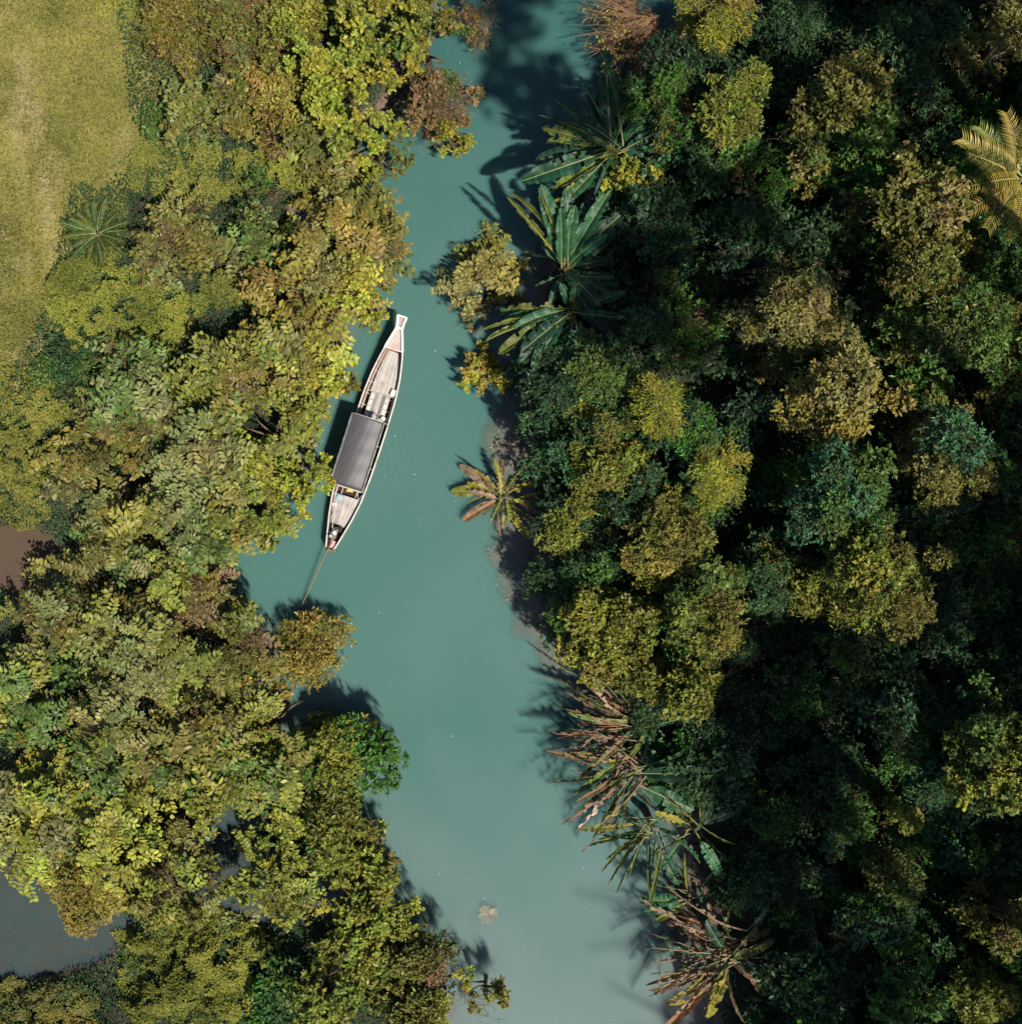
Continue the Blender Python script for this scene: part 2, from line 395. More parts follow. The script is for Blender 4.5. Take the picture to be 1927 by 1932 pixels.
def t_fine(seed, n=250, rad=.62, ll=.10, lw=.052, flat=.62, mname='leaf'):
    """rounded clump of small-leaved twigs"""
    random.seed(seed); b = MB()
    for k in range(9):
        d = rdir(); d.z = abs(d.z) * flat + .05; q = d * rad * random.uniform(.6, .95)
        b.tube([(0, 0, -.15), q * .5 + rv(.05), q], [.012, .008, .003], 3, .5, 1)
    tw = []
    for k in range(n // 7):
        d = rdir(); d.z = d.z if d.z > -.25 else -d.z
        tw.append(Vector((d.x, d.y, d.z * flat)) * rad * (random.random() ** .35))
    for q in tw:
        bt = .28 + .5 * (q.length / rad) * random.random() + (.12 if q.z > rad * .3 else 0)  # clump shading put into the tint: inner leaves darker, upper ones lighter
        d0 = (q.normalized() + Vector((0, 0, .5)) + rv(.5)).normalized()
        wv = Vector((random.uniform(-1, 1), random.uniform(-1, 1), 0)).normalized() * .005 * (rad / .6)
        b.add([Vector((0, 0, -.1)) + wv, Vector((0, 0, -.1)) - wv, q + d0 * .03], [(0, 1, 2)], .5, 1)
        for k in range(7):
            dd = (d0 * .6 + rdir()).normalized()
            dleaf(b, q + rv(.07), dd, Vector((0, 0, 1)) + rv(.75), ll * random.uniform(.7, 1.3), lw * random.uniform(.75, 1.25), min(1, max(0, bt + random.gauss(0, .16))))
    return b.mesh('leafy_branch', [M[mname], M['twig']])

def t_feather(seed, L=1.3):
    """arching spray of narrow hanging leaves"""
    random.seed(seed); b = MB(); pts = stem_curve(L, .5, 8, random.uniform(-.1, .1))
    b.tube(pts, [0.014 * (1 - .75 * i / 8) for i in range(9)], 4, .5, 1)
    for k in range(170):
        f = random.uniform(.08, 1) * 8; i = min(int(f), 7); p = pts[i].lerp(pts[i + 1], f - i)
        p0 = p; p = p + Vector((.05, random.gauss(0, .16), random.gauss(0, .06)))
        b.add([p0, p0 + Vector((.006, 0, 0)), p], [(0, 1, 2)], .5, 1)
        d = Vector((random.uniform(.3, 1), random.uniform(-1, 1), random.uniform(-.6, .5)))
        dleaf(b, p, d, Vector((0, 0, 1)) + rv(.5), random.uniform(.14, .26), random.uniform(.028, .045))
    return b.mesh('leafy_branch', [M['leaf'], M['twig']])

def t_dry(seed, L=1.5, nl=60):
    """wiry bare twigs with a few withered leaves"""
    random.seed(seed); b = MB()
    for k in range(7):
        a = random.gauss(0, .32); l = L * random.uniform(.5, 1)
        q = [Matrix.Rotation(a, 3, 'Z') @ v + rv(.015) for v in stem_curve(l, random.uniform(-.1, .45), 6, random.uniform(-.12, .12))]
        b.tube(q, [.012 * (1 - .75 * i / 6) for i in range(7)], 3, .5, 1)
        for j in range(4):
            p = q[random.randint(2, 6)]; d = Vector((random.uniform(.2, 1), random.uniform(-.8, .8), random.uniform(-.3, .5))).normalized()
            d = Matrix.Rotation(a, 3, 'Z') @ d; e = p + d * random.uniform(.15, .45)
            b.tube([p, (p + e) / 2 + rv(.03), e], [.006, .004, .002], 3, .5, 1)
            for i in range(nl // 28 + 1 if nl or random.random() < .25 else 0): dleaf(b, e + rv(.07), rdir(), Vector((0, 0, 1)) + rv(.8), random.uniform(.06, .11), random.uniform(.03, .055))
    return b.mesh('twiggy_branch', [M['leaf'], M['twig'] if nl else M['drytwig']])

T = {
    'P': [t_pinnate(100 + i) for i in range(7)],
    'R': [t_round(200 + i) for i in range(6)],
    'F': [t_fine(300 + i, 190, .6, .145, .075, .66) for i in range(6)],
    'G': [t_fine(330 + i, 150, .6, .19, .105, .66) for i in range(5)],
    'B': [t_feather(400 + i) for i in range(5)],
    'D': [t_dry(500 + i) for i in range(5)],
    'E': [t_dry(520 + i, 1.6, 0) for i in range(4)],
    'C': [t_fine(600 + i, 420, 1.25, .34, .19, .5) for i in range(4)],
}
random.seed(21)

# ------------------------------------------------------------------ trees and bushes
PAL = {
    'olive': (.135, .132, .028), 'green': (.075, .125, .026), 'yellow': (.25, .255, .032), 'pale': (.145, .162, .052), 'gold': (.205, .170, .035),
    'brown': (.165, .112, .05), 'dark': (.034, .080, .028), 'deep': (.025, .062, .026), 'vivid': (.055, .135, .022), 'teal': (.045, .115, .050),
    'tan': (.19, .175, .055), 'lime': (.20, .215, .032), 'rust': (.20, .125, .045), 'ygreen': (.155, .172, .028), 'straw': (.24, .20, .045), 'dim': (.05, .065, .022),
}
def vary(c, s=.16):
    k = math.exp(random.gauss(0, s)); g = random.gauss(0, .07)
    return (max(.004, c[0] * k * (1 + g)), max(.004, c[1] * k * (1 - g * .5)), max(.003, c[2] * k))

def trunk_mesh(h, r, limbs, rad):
    b = MB(); lean = rv(.15)
    pts = [Vector((0, 0, -.4)), Vector((lean.x * .3, lean.y * .3, h * .25)), Vector((lean.x, lean.y, h * .5)), Vector((lean.x * 1.3, lean.y * 1.2, h * .8))]
    b.tube(pts, [rad, rad * .8, rad * .62, rad * .3], 7)
    for q in limbs:
        s = pts[1].lerp(pts[2], random.random()); e = Vector(q); mid = s.lerp(e, .5) + Vector((0, 0, .12 * (e - s).length)) + rv(.1)
        b.tube([s, mid, e], [rad * .5, rad * .34, rad * .12], 5)
    return b.mesh('trunk', [M['bark']], True)

ALLTREES = []
HOLLOW = [(405, 130, 30), (385, 165, 26), (345, 395, 24), (400, 385, 30), (450, 385, 30), (505, 388, 24), (345, 570, 32), (395, 600, 42), (440, 615, 34), (300, 620, 26), (500, 790, 30), (455, 800, 24), (330, 800, 26), (205, 1095, 32),
          (240, 1130, 28), (520, 1160, 30), (470, 1140, 26), (375, 1195, 32), (410, 1215, 24), (575, 1335, 40), (525, 1365, 26), (345, 1530, 24), (170, 1470, 28), (120, 1420, 24), (525, 1610, 32), (320, 1740, 30),
          (60, 1210, 26), (230, 940, 24), (600, 830, 22), (545, 560, 24), (620, 590, 22), (560, 190, 22), (720, 330, 24), (610, 100, 20), (470, 1300, 22), (300, 1420, 22), (740, 1500, 20), (700, 1690, 22), (600, 1800, 24), (760, 1800, 26)]

def plant(name, label, cat, px, py, rpx, h, kind, cols, dens=1.0, group=None, flat=.55, scale=1.0, lobes=None, fill=True, leanz=.8):
    r = rpx * K * (H - h * .8) / H
    x, y = W(px, py, h * leanz); z0 = max(tz(x, y), -.35)
    root = empty(name, (x, y, z0)); tag(root, label, cat, group)
    hh = max(h - z0, .6)
    nl = lobes or max(4, int(4 + r * 2.8))
    el, ea = random.uniform(.8, 1.0), random.uniform(0, 3.14)
    LB = [(r * random.uniform(-.2, .2), r * random.uniform(-.2, .2), r * .48, hh)]
    for k in range(nl):
        a = 2 * math.pi * (k + random.uniform(-.45, .45)) / nl; d = r * random.uniform(.36, .95)
        qx, qy = d * math.cos(a), d * math.sin(a) * el
        LB.append((qx * math.cos(ea) - qy * math.sin(ea), qx * math.sin(ea) + qy * math.cos(ea), r * random.uniform(.15, .38), hh * (1.02 - random.uniform(.0, .62) * (.35 + .65 * d / r))))
    link('trunk', trunk_mesh(hh * .9, r, [(l[0] * .8, l[1] * .8, l[3] * .72) for l in LB[1:6]], .05 + .022 * hh), root)
    cols = cols if isinstance(cols, (list, tuple)) and isinstance(cols[0], str) else [cols]
    per = {'P': 2.9, 'R': 4.3, 'F': 5.6, 'G': 5.6, 'B': 5.0, 'D': 4.0, 'C': 1.6}
    kinds = kind if len(kind) > 1 else kind * 1
    tot = int(per[kinds[0]] * math.pi * r * r * dens / (scale * scale)) + 4
    areas = [l[2] ** 2 for l in LB]; lc = [random.choice(cols) for _ in LB]
    if len(cols) > 1: lc[0] = cols[0]
    for i in range(min(tot, 295)):
        li = random.choices(range(len(LB)), areas)[0]; lx, ly, lr, lh = LB[li]
        kd = kinds[0] if random.random() < .8 or len(kinds) == 1 else random.choice(kinds[1:])
        rho = math.sqrt(random.random()); a = random.uniform(0, 2 * math.pi)
        dome = math.sqrt(max(0, 1 - (rho * .97) ** 2)); depth = random.random() ** 1.7
        zz = lh - (1 - dome) * lr * flat * 1.25 - depth * min(.9, lh * .3)
        c = PAL[lc[li]] if random.random() < .86 else PAL[random.choice(cols)]
        if kd == 'D' and kinds[0] != 'D': c = PAL['brown']
        c = vary(c); me = random.choice(T[kd])
        px_, py_ = lx + lr * rho * math.cos(a), ly + lr * rho * math.sin(a)
        out = math.atan2(py_, px_)
        nm = 'twiggy_branch' if kd == 'D' else 'leafy_branch'
        if x < 0 and kd != 'D':
            f_ = H / (H - zz - z0); ux, uy = (x + px_) * f_ / K + 963.5, 966 - (y + py_) * f_ / K
            if any((ux - q[0]) ** 2 + (uy - q[1]) ** 2 < q[2] ** 2 for q in HOLLOW): continue
        if kd in 'PRBD':
            az = out + random.gauss(0, .75); L = {'P': 1.5, 'R': 1.1, 'B': 1.3, 'D': 1.5}[kd]
            sc = scale * random.uniform(.75, 1.1) * (1 if r > 1.4 else .55 + .3 * r)
            pitch = R(random.uniform(-5, 45) - 38 * rho * (math.hypot(px_, py_) / max(r, .1)))
            back = L * sc * random.uniform(.35, .75)
            bx, by = px_ - math.cos(az) * back * math.cos(pitch), py_ - math.sin(az) * back * math.cos(pitch)
            link(nm, me, root, (bx, by, max(.1, zz - .18 * back)), (random.gauss(0, .22), -pitch, az), sc, c)
        else:
            sc = scale * random.uniform(.55, 1.15) * (1 if r > 1.2 else .55 + .35 * r)
            tilt = .75 * rho
            if random.random() < .16:
                k = random.uniform(1.1, 1.3); px_, py_, sc = lx + (px_ - lx) * k, ly + (py_ - ly) * k, sc * .6; zz += random.uniform(-.3, .35)
            e = Euler((random.gauss(0, .15), tilt * .8, 0)).to_matrix()
            rot = (Matrix.Rotation(math.atan2(py_ - ly, px_ - lx), 3, 'Z') @ e @ Matrix.Rotation(random.uniform(0, 6.28), 3, 'Z')).to_euler()
            link(nm, me, root, (px_, py_, max(.08, zz)), rot, sc, c)
    ALLTREES.append((x, y, r))
    return root

LEFT = [
 # x, y, r, h, kinds, colours, label
 (330, 60, 95, 2.0, 'FD', ['olive', 'gold'], 'olive small-leaved shrub at the top edge beside the grass field'),
 (455, 60, 95, 2.4, 'FPD', ['olive', 'brown', 'pale'], 'olive and brown shrub at the top edge, left of the bright yellow-green tree'),
 (650, 150, 115, 3.4, 'R', ['yellow', 'lime'], 'bright yellow-green round-leaved tree at upper left, largest leaves by the water'),
 (560, 45, 85, 2.6, 'FR', ['lime', 'olive'], 'yellow-olive bush at the top edge above the bright yellow-green tree'),
 (690, 40, 85, 2.8, 'RF', ['lime', 'green'], 'green bush at the top edge, second from the river on the left bank'),
 (400, 190, 95, 2.5, 'PRD', ['olive', 'ygreen', 'pale'], 'olive big-leaved bush with long paired leaves facing the upper field edge'),
 (505, 190, 90, 2.5, 'FPD', ['gold', 'olive', 'brown'], 'golden brown bush left of the bright yellow-green tree'),
 (325, 250, 60, 1.5, 'PF', ['green', 'dim'], 'low dark green bush spilling onto the upper field edge'),
 (815, 185, 80, 2.2, 'DR', ['brown', 'rust', 'gold'], 'dry brown bush with bare radiating twigs leaning over the upper river'),
 (800, 65, 85, 2.7, 'RF', ['lime', 'green', 'olive'], 'green and yellow bush at the top edge beside the river'),
 (890, 30, 42, 1.5, 'DF', ['rust', 'brown'], 'small reddish brown bush at the water edge near the top'),
 (610, 285, 75, 2.0, 'PR', ['olive', 'lime'], 'olive bush just below the bright yellow-green tree'),
 (845, 255, 34, 1.6, 'R', ['yellow', 'lime'], 'small yellow-green spray drooping over the water below the dry brown bush'),
 (700, 270, 55, 2.0, 'RF', ['yellow', 'olive'], 'yellow bush on the bank corner below the bright yellow-green tree'),
 (320, 440, 90, 2.5, 'PFD', ['olive', 'pale', 'ygreen'], 'olive big-leaved bush right of the small tree fern'),
 (470, 415, 90, 2.4, 'PFD', ['pale', 'olive', 'green'], 'pale green bush with drooping paired leaves above the dark hollow'),
 (640, 470, 135, 3.2, 'PFD', ['gold', 'olive', 'tan'], 'large golden olive bush on the bank above the boat bow'),
 (680, 545, 62, 2.4, 'RP', ['yellow', 'lime', 'gold'], 'yellow-leaved bush leaning over the water right above the boat bow'),
 (680, 400, 62, 2.0, 'RF', ['lime', 'gold'], 'yellow-green bush at the narrow water edge below the inlet'),
 (560, 620, 115, 3.0, 'PR', ['olive', 'lime', 'gold'], 'olive bush with yellow tips left of the boat bow'),
 (430, 690, 110, 2.8, 'PRD', ['olive', 'ygreen', 'pale'], 'olive bush with arching paired leaves midway between field and boat bow'),
 (602, 700, 68, 2.4, 'PR', ['yellow', 'olive'], 'yellow-green bush touching the side of the boat foredeck'),
 (250, 735, 105, 2.3, 'PFD', ['green', 'olive', 'pale'], 'green bush near the field edge left of the arching olive bush'),
 (140, 690, 75, 1.5, 'F', ['dark', 'dim', 'green'], 'dark green fine-leaved shrub at the field edge'),
 (360, 850, 135, 3.0, 'PD', ['pale', 'olive', 'green'], 'broad pale green bush with long ladder-like leaf rows in the left thicket'),
 (512, 820, 102, 2.7, 'PR', ['ygreen', 'lime', 'olive'], 'yellow-green bush left of the boat canopy'),
 (180, 880, 100, 2.3, 'PDF', ['olive', 'gold', 'pale'], 'olive and gold bush between the field and the broad pale bush'),
 (560, 900, 56, 2.0, 'R', ['yellow', 'lime'], 'yellow round-leaved bush reaching to the boat stern deck'),
 (330, 1000, 125, 3.0, 'P', ['pale', 'green', 'ygreen'], 'pale bush with fronds radiating like a star above the left mud pool'),
 (455, 965, 80, 2.2, 'PRD', ['ygreen', 'gold'], 'yellow-green bush with a golden heart at the water left of the boat stern'),
 (200, 1040, 85, 2.2, 'PF', ['olive', 'green'], 'olive bush on the right rim of the brown mud pool'),
 (500, 1000, 34, 1.5, 'R', ['yellow', 'lime'], 'small yellow spray hanging over open water beside the long propeller shaft'),
 (360, 1120, 75, 1.9, 'DP', ['brown', 'gold', 'rust'], 'brown tangled vine bush left of the long propeller shaft'),
 (110, 1180, 115, 2.5, 'PFD', ['olive', 'green', 'pale'], 'olive bush below the brown mud pool at the left edge'),
 (275, 1215, 125, 3.0, 'PD', ['olive', 'pale', 'ygreen'], 'large olive bush under the star-shaped pale bush'),
 (425, 1225, 95, 2.5, 'PDF', ['olive', 'green', 'brown'], 'olive brown bush left of the golden bush in the water'),
 (590, 1230, 66, 1.3, 'F', ['gold', 'straw'], 'golden brown bush dipping into the water below the propeller'),
 (55, 1320, 105, 2.6, 'PR', ['green', 'ygreen'], 'green bush at the left edge under the mud pool bush'),
 (215, 1370, 125, 3.0, 'PRD', ['pale', 'ygreen', 'green'], 'pale yellow-green bush with ladder leaves in the lower left thicket'),
 (380, 1375, 115, 2.7, 'PRD', ['olive', 'ygreen', 'gold'], 'olive bush with a brown twig tangle in the middle of the lower left thicket'),
 (520, 1350, 72, 2.2, 'RP', ['ygreen', 'gold'], 'yellow-green bush at the small bay on the left bank'),
 (85, 1500, 115, 2.7, 'PR', ['lime', 'ygreen', 'pale'], 'yellow-green bush at the left edge above the still pond'),
 (240, 1520, 125, 3.0, 'PR', ['lime', 'pale', 'olive'], 'broad yellow-green bush in the lower left thicket right of the edge bush'),
 (430, 1480, 95, 2.5, 'PR', ['ygreen', 'lime', 'green'], 'yellow-green bush beside the dark water pocket in the thicket'),
 (675, 1430, 88, 2.3, 'GF', ['lime', 'vivid', 'ygreen'], 'bright green small-leaved bush jutting into the river on the lower left bank'),
 (545, 1475, 72, 2.2, 'PR', ['ygreen', 'lime', 'green'], 'yellow-green bush filling the thicket left of the jutting bright green bush'),
 (570, 1560, 62, 2.0, 'PR', ['lime', 'olive'], 'yellow-olive bush over the dark water pocket of the thicket'),
 (600, 1410, 55, 1.7, 'GR', ['green', 'ygreen'], 'low green bush between the small bay and the jutting bright green bush'),
 (650, 1580, 88, 2.2, 'GR', ['ygreen', 'vivid', 'olive'], 'green bush on the lower left bank below the jutting bright green bush'),
 (722, 1640, 68, 2.0, 'RG', ['lime', 'olive'], 'yellow-green bush along the water on the lower left bank'),
 (45, 1600, 85, 2.0, 'PR', ['lime', 'pale', 'gold'], 'yellow-green bush at the left edge right on the upper rim of the still pond'),
 (165, 1665, 105, 1.9, 'FRP', ['gold', 'lime', 'tan'], 'golden pink bush at the rim of the still pond'),
 (330, 1680, 105, 2.4, 'RPD', ['ygreen', 'olive', 'tan'], 'yellow-olive bush right of the golden pond bush'),
 (520, 1680, 100, 2.3, 'RP', ['ygreen', 'lime', 'pale'], 'yellow-green bush below the dark water pocket'),
 (690, 1755, 88, 2.2, 'RG', ['lime', 'ygreen', 'olive'], 'yellow bush on the lower left bank opposite the submerged brown plant'),
 (630, 1850, 95, 2.4, 'RG', ['ygreen', 'green', 'lime'], 'green bush at the bottom left of the river'),
 (525, 1885, 70, 1.4, 'G', ['dark', 'vivid'], 'dark green bush in shade near the bottom edge'),
 (815, 1835, 78, 1.8, 'FDR', ['brown', 'olive', 'dim'], 'sparse brown bush leaning over the river near the bottom'),
 (915, 1880, 52, 1.7, 'RD', ['lime', 'olive'], 'thin yellow-green bush farthest out over the water at the bottom'),
 (770, 1905, 75, 2.0, 'GR', ['olive', 'ygreen'], 'olive bush at the bottom edge beside the river'),
]
for x, y, r, h, kd, cs, lb in LEFT:
    ds = 1.0; h = h * 1.3 if h > 1.6 else h
    if 'sparse' in lb or 'thin ' in lb: ds = .55
    if 'dry brown bush' in lb or 'brown tangled' in lb: ds = 1.15
    plant('bush' if 'bush' in lb or 'spray' in lb else 'shrub' if 'shrub' in lb else 'tree', lb, 'bush' if 'bush' in lb or 'spray' in lb else 'shrub' if 'shrub' in lb else 'tree', x, y, r, h, kd, cs, ds * (1.0 if kd[0] in 'PR' else 1.25), 'bushes of the left bank')

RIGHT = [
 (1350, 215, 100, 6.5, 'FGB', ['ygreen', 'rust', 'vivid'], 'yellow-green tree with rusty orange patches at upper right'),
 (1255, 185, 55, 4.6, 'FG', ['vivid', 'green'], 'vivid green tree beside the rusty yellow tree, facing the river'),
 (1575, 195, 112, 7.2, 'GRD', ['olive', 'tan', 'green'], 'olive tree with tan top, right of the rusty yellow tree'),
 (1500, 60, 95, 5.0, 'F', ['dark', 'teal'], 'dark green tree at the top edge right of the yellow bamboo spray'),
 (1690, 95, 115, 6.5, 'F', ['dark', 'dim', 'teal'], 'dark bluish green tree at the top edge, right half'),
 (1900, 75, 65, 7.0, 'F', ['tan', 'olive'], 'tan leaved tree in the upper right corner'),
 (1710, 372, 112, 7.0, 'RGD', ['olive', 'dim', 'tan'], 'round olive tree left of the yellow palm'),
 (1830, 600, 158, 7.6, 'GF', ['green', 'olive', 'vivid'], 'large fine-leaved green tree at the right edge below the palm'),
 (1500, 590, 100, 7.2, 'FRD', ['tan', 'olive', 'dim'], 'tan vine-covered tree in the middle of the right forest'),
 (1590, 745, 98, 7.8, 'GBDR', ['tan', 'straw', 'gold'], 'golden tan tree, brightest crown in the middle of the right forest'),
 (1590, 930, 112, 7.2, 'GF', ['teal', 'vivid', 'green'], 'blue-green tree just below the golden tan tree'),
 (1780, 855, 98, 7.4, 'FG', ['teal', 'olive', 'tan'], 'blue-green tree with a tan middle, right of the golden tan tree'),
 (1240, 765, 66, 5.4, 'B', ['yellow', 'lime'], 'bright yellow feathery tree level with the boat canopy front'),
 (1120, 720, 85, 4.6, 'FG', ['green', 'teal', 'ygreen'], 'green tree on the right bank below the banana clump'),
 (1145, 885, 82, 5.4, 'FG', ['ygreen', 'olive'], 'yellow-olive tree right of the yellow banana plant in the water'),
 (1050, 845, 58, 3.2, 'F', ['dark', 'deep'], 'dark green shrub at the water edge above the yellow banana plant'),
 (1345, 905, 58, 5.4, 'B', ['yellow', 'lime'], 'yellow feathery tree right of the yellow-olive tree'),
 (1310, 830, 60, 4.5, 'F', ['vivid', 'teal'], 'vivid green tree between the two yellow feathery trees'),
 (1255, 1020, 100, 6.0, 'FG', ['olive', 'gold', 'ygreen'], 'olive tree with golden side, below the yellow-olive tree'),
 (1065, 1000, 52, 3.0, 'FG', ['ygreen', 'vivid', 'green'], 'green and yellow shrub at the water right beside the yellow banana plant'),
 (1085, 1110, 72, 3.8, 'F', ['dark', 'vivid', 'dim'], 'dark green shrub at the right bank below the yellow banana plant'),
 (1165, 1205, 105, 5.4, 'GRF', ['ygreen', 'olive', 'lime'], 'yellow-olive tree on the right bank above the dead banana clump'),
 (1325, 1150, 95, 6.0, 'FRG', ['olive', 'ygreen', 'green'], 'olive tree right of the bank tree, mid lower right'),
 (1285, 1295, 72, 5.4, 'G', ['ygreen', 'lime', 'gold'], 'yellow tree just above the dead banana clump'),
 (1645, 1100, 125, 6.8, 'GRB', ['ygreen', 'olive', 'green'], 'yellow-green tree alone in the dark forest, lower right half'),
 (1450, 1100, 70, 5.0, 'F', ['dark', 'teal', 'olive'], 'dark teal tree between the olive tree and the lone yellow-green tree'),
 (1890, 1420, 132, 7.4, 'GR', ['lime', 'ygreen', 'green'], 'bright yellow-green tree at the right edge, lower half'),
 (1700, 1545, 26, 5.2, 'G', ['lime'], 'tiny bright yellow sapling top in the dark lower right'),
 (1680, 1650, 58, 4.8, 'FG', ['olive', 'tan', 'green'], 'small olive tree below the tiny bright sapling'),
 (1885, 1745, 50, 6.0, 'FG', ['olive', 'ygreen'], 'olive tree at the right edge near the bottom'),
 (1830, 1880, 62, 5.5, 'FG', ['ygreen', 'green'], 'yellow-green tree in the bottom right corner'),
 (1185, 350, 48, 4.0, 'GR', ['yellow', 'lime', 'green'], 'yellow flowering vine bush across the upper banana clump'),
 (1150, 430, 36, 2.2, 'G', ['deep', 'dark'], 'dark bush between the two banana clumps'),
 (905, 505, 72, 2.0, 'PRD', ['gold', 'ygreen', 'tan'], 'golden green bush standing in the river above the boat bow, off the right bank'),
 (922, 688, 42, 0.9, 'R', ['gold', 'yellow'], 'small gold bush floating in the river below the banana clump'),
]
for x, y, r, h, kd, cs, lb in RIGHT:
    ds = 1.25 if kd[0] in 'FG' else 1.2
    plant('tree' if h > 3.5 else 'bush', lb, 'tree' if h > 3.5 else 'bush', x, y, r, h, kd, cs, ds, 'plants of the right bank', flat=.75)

# dry brush and yellow bamboo at the top
random.seed(61)
bx_, by_ = W(1255, 20, 2.2); brz = max(tz(bx_, by_), -.3); brush = empty('dry_brush', (bx_, by_, brz))
tag(brush, 'rust brown bare brush fanning out over the water at the top right', 'brush')
link('trunk', trunk_mesh(2.2, 1, [(-1, -.4, 2), (-.8, .4, 2.1), (-.3, -.8, 1.9)], .09), brush)
for k in range(30):
    a = R(random.uniform(140, 262)); o = random.uniform(.0, 1.3)
    link('twiggy_branch', random.choice(T['D' if random.random() < .1 else 'E']), brush, (o * math.cos(a), o * math.sin(a), random.uniform(1.2, 2.3)), (random.gauss(0, .3), R(random.uniform(-22, 14)), a + random.gauss(0, .2)), random.uniform(1.2, 1.95), vary(PAL[random.choice(['rust', 'brown', 'gold', 'lime'])]))
plant('bamboo', 'yellow bamboo spray slanting down from the top edge, right of the brown brush', 'bamboo', 1350, 40, 72, 5.0, 'B', ['yellow', 'straw'], 1.5)

# dark undergrowth filling the right bank
BAN = [(1160, 283, 3.4, 3.0), (1068, 505, 3.2, 2.7), (1080, 588, 3.0, 2.7), (949, 938, .75, 2.0), (1196, 1378, 2.6, 2.3), (1193, 1448, 2.6, 2.5), (1234, 1562, 2.5, 2.2), (1312, 1566, 2.6, 1.6), (1300, 1690, 1.8, 1.9), (1385, 1800, 2.4, 2.6)]
pts = []
random.seed(77)
tries = 0
while tries < 9000:
    tries += 1
    x = random.uniform(1, 25); y = random.uniform(-25, 25)
    xr = float(curve_x(BR, y))
    if x < xr + .75: continue
    if any((x - a) ** 2 + (y - b_) ** 2 < 2.0 ** 2 for a, b_ in pts): continue
    if any((x - a) ** 2 + (y - b_) ** 2 < (r_ * .45) ** 2 for a, b_, r_ in ALLTREES): continue
    if any((x - W(q[0], q[1], q[2])[0]) ** 2 + (y - W(q[0], q[1], q[2])[1]) ** 2 < (q[3] + .3 if x < W(q[0], q[1], q[2])[0] + .9 or q[2] < 1 else q[3] * .55) ** 2 for q in BAN): continue
    pts.append((x, y))
for x, y in pts:
    h = random.uniform(2.2, 5.2); s = H / (H - h * .8)
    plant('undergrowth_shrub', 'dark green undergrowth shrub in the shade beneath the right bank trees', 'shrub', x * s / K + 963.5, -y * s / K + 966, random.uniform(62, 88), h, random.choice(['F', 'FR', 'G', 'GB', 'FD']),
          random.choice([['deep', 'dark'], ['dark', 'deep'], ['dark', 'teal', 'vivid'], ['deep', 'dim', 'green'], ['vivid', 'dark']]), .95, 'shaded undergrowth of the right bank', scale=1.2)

# ------------------------------------------------------------------ tall forest east of the clearing (shades the right bank)
SHADE = [(-400, 950), (0, 955), (150, 965), (260, 1010), (330, 1060), (420, 1075), (500, 1085), (620, 1120), (680, 1170), (760, 1330), (900, 1400), (1100, 1420), (1250, 1390), (1350, 1350), (1500, 1350), (1700, 1360), (1800, 1350), (2400, 1350)]
LIT = [(x, y, r * .9, h) for x, y, r, h, kd, cs, lb in RIGHT if x > 1150 and cs[0] not in ('dark', 'deep')] + [(1915, 330, 110, 6), (1165, 40, 90, 2), (1350, 40, 75, 5), (1335, 1790, 75, 2.4)]  # unseen crowns are left open where sun should reach these
random.seed(9)
trunks = [(18.6 + random.uniform(-.6, 3), -36 + 5.4 * i) for i in range(12)] + [(26.5 + random.uniform(-1.5, 2), -34 + 7 * i) for i in range(8)] + [(15, -24), (13, 20.5), (9, -26)]
roots = []
for i, (x, y) in enumerate(trunks):
    z0 = tz(x, y); rt = empty('forest_tree', (x, y, z0))
    tag(rt, 'tall dark forest tree whose shade falls across the right bank', 'tree', 'tall forest trees beyond the right edge')
    b = MB(); b.tube([(0, 0, -.5), (rv(.3).x, rv(.3).y, 7), (.2, 0, 16), (-.4, .2, 26)], [.38, .3, .22, .1], 8)
    for k in range(8):
        a = k * .8 + random.uniform(-.3, .3); e = Vector((math.cos(a) * random.uniform(3, 5.5), math.sin(a) * random.uniform(3, 5), 24 + random.uniform(0, 2)))
        b.tube([(0, 0, 17 + random.uniform(0, 4)), e * .5 + Vector((0, 0, 10.5)), e], [.14, .09, .04], 5)
    b.build('trunk', M['bark'], rt, True); roots.append((rt, x, y, z0))
tanx, tany = sdir.x / sdir.z, sdir.y / sdir.z
yy = -38.0
cnt = {}
while yy < 26:
    xx = -2.0
    while xx < 34:
        x = xx + random.uniform(-.6, .6); y = yy + random.uniform(-.6, .6); z = random.uniform(23.5, 27.5); xx += 1.35
        lim = 20.9 * (H - z + 1.2) / H + 1.3
        if abs(x) < lim and abs(y) < lim: continue
        qx, qy = x - tanx * (z - 4), y - tany * (z - 4)
        dpy = 966 - qy / K / (H / (H - 4)) if False else 966 - qy / K
        if (qx / K + 963.5) < np.interp(dpy, [p[0] for p in SHADE], [p[1] for p in SHADE]) + random.uniform(-15, 15): continue
        hit = False
        for lx, ly, lr, lh in LIT:
            cx, cy = W(lx, ly, lh * .8); sx, sy = x - tanx * (z - lh * .85), y - tany * (z - lh * .85)
            if (sx - cx) ** 2 + (sy - cy) ** 2 < (lr * K * .95 + 1.0) ** 2: hit = True; break
        if hit: continue
        rt, tx, ty, z0 = min(roots, key=lambda q: (q[1] - x) ** 2 + (q[2] - y) ** 2)
        if (tx - x) ** 2 + (ty - y) ** 2 > 11 ** 2: continue
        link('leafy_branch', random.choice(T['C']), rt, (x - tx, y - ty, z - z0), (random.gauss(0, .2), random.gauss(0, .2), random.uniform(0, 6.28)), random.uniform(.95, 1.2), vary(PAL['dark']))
        cnt[rt.name] = cnt.get(rt.name, 0) + 1
    yy += 1.35
for rt, x, y, z0 in roots:
    if cnt.get(rt.name, 0) < 4:
        for ch in list(rt.children): bpy.data.objects.remove(ch)
        bpy.data.objects.remove(rt)

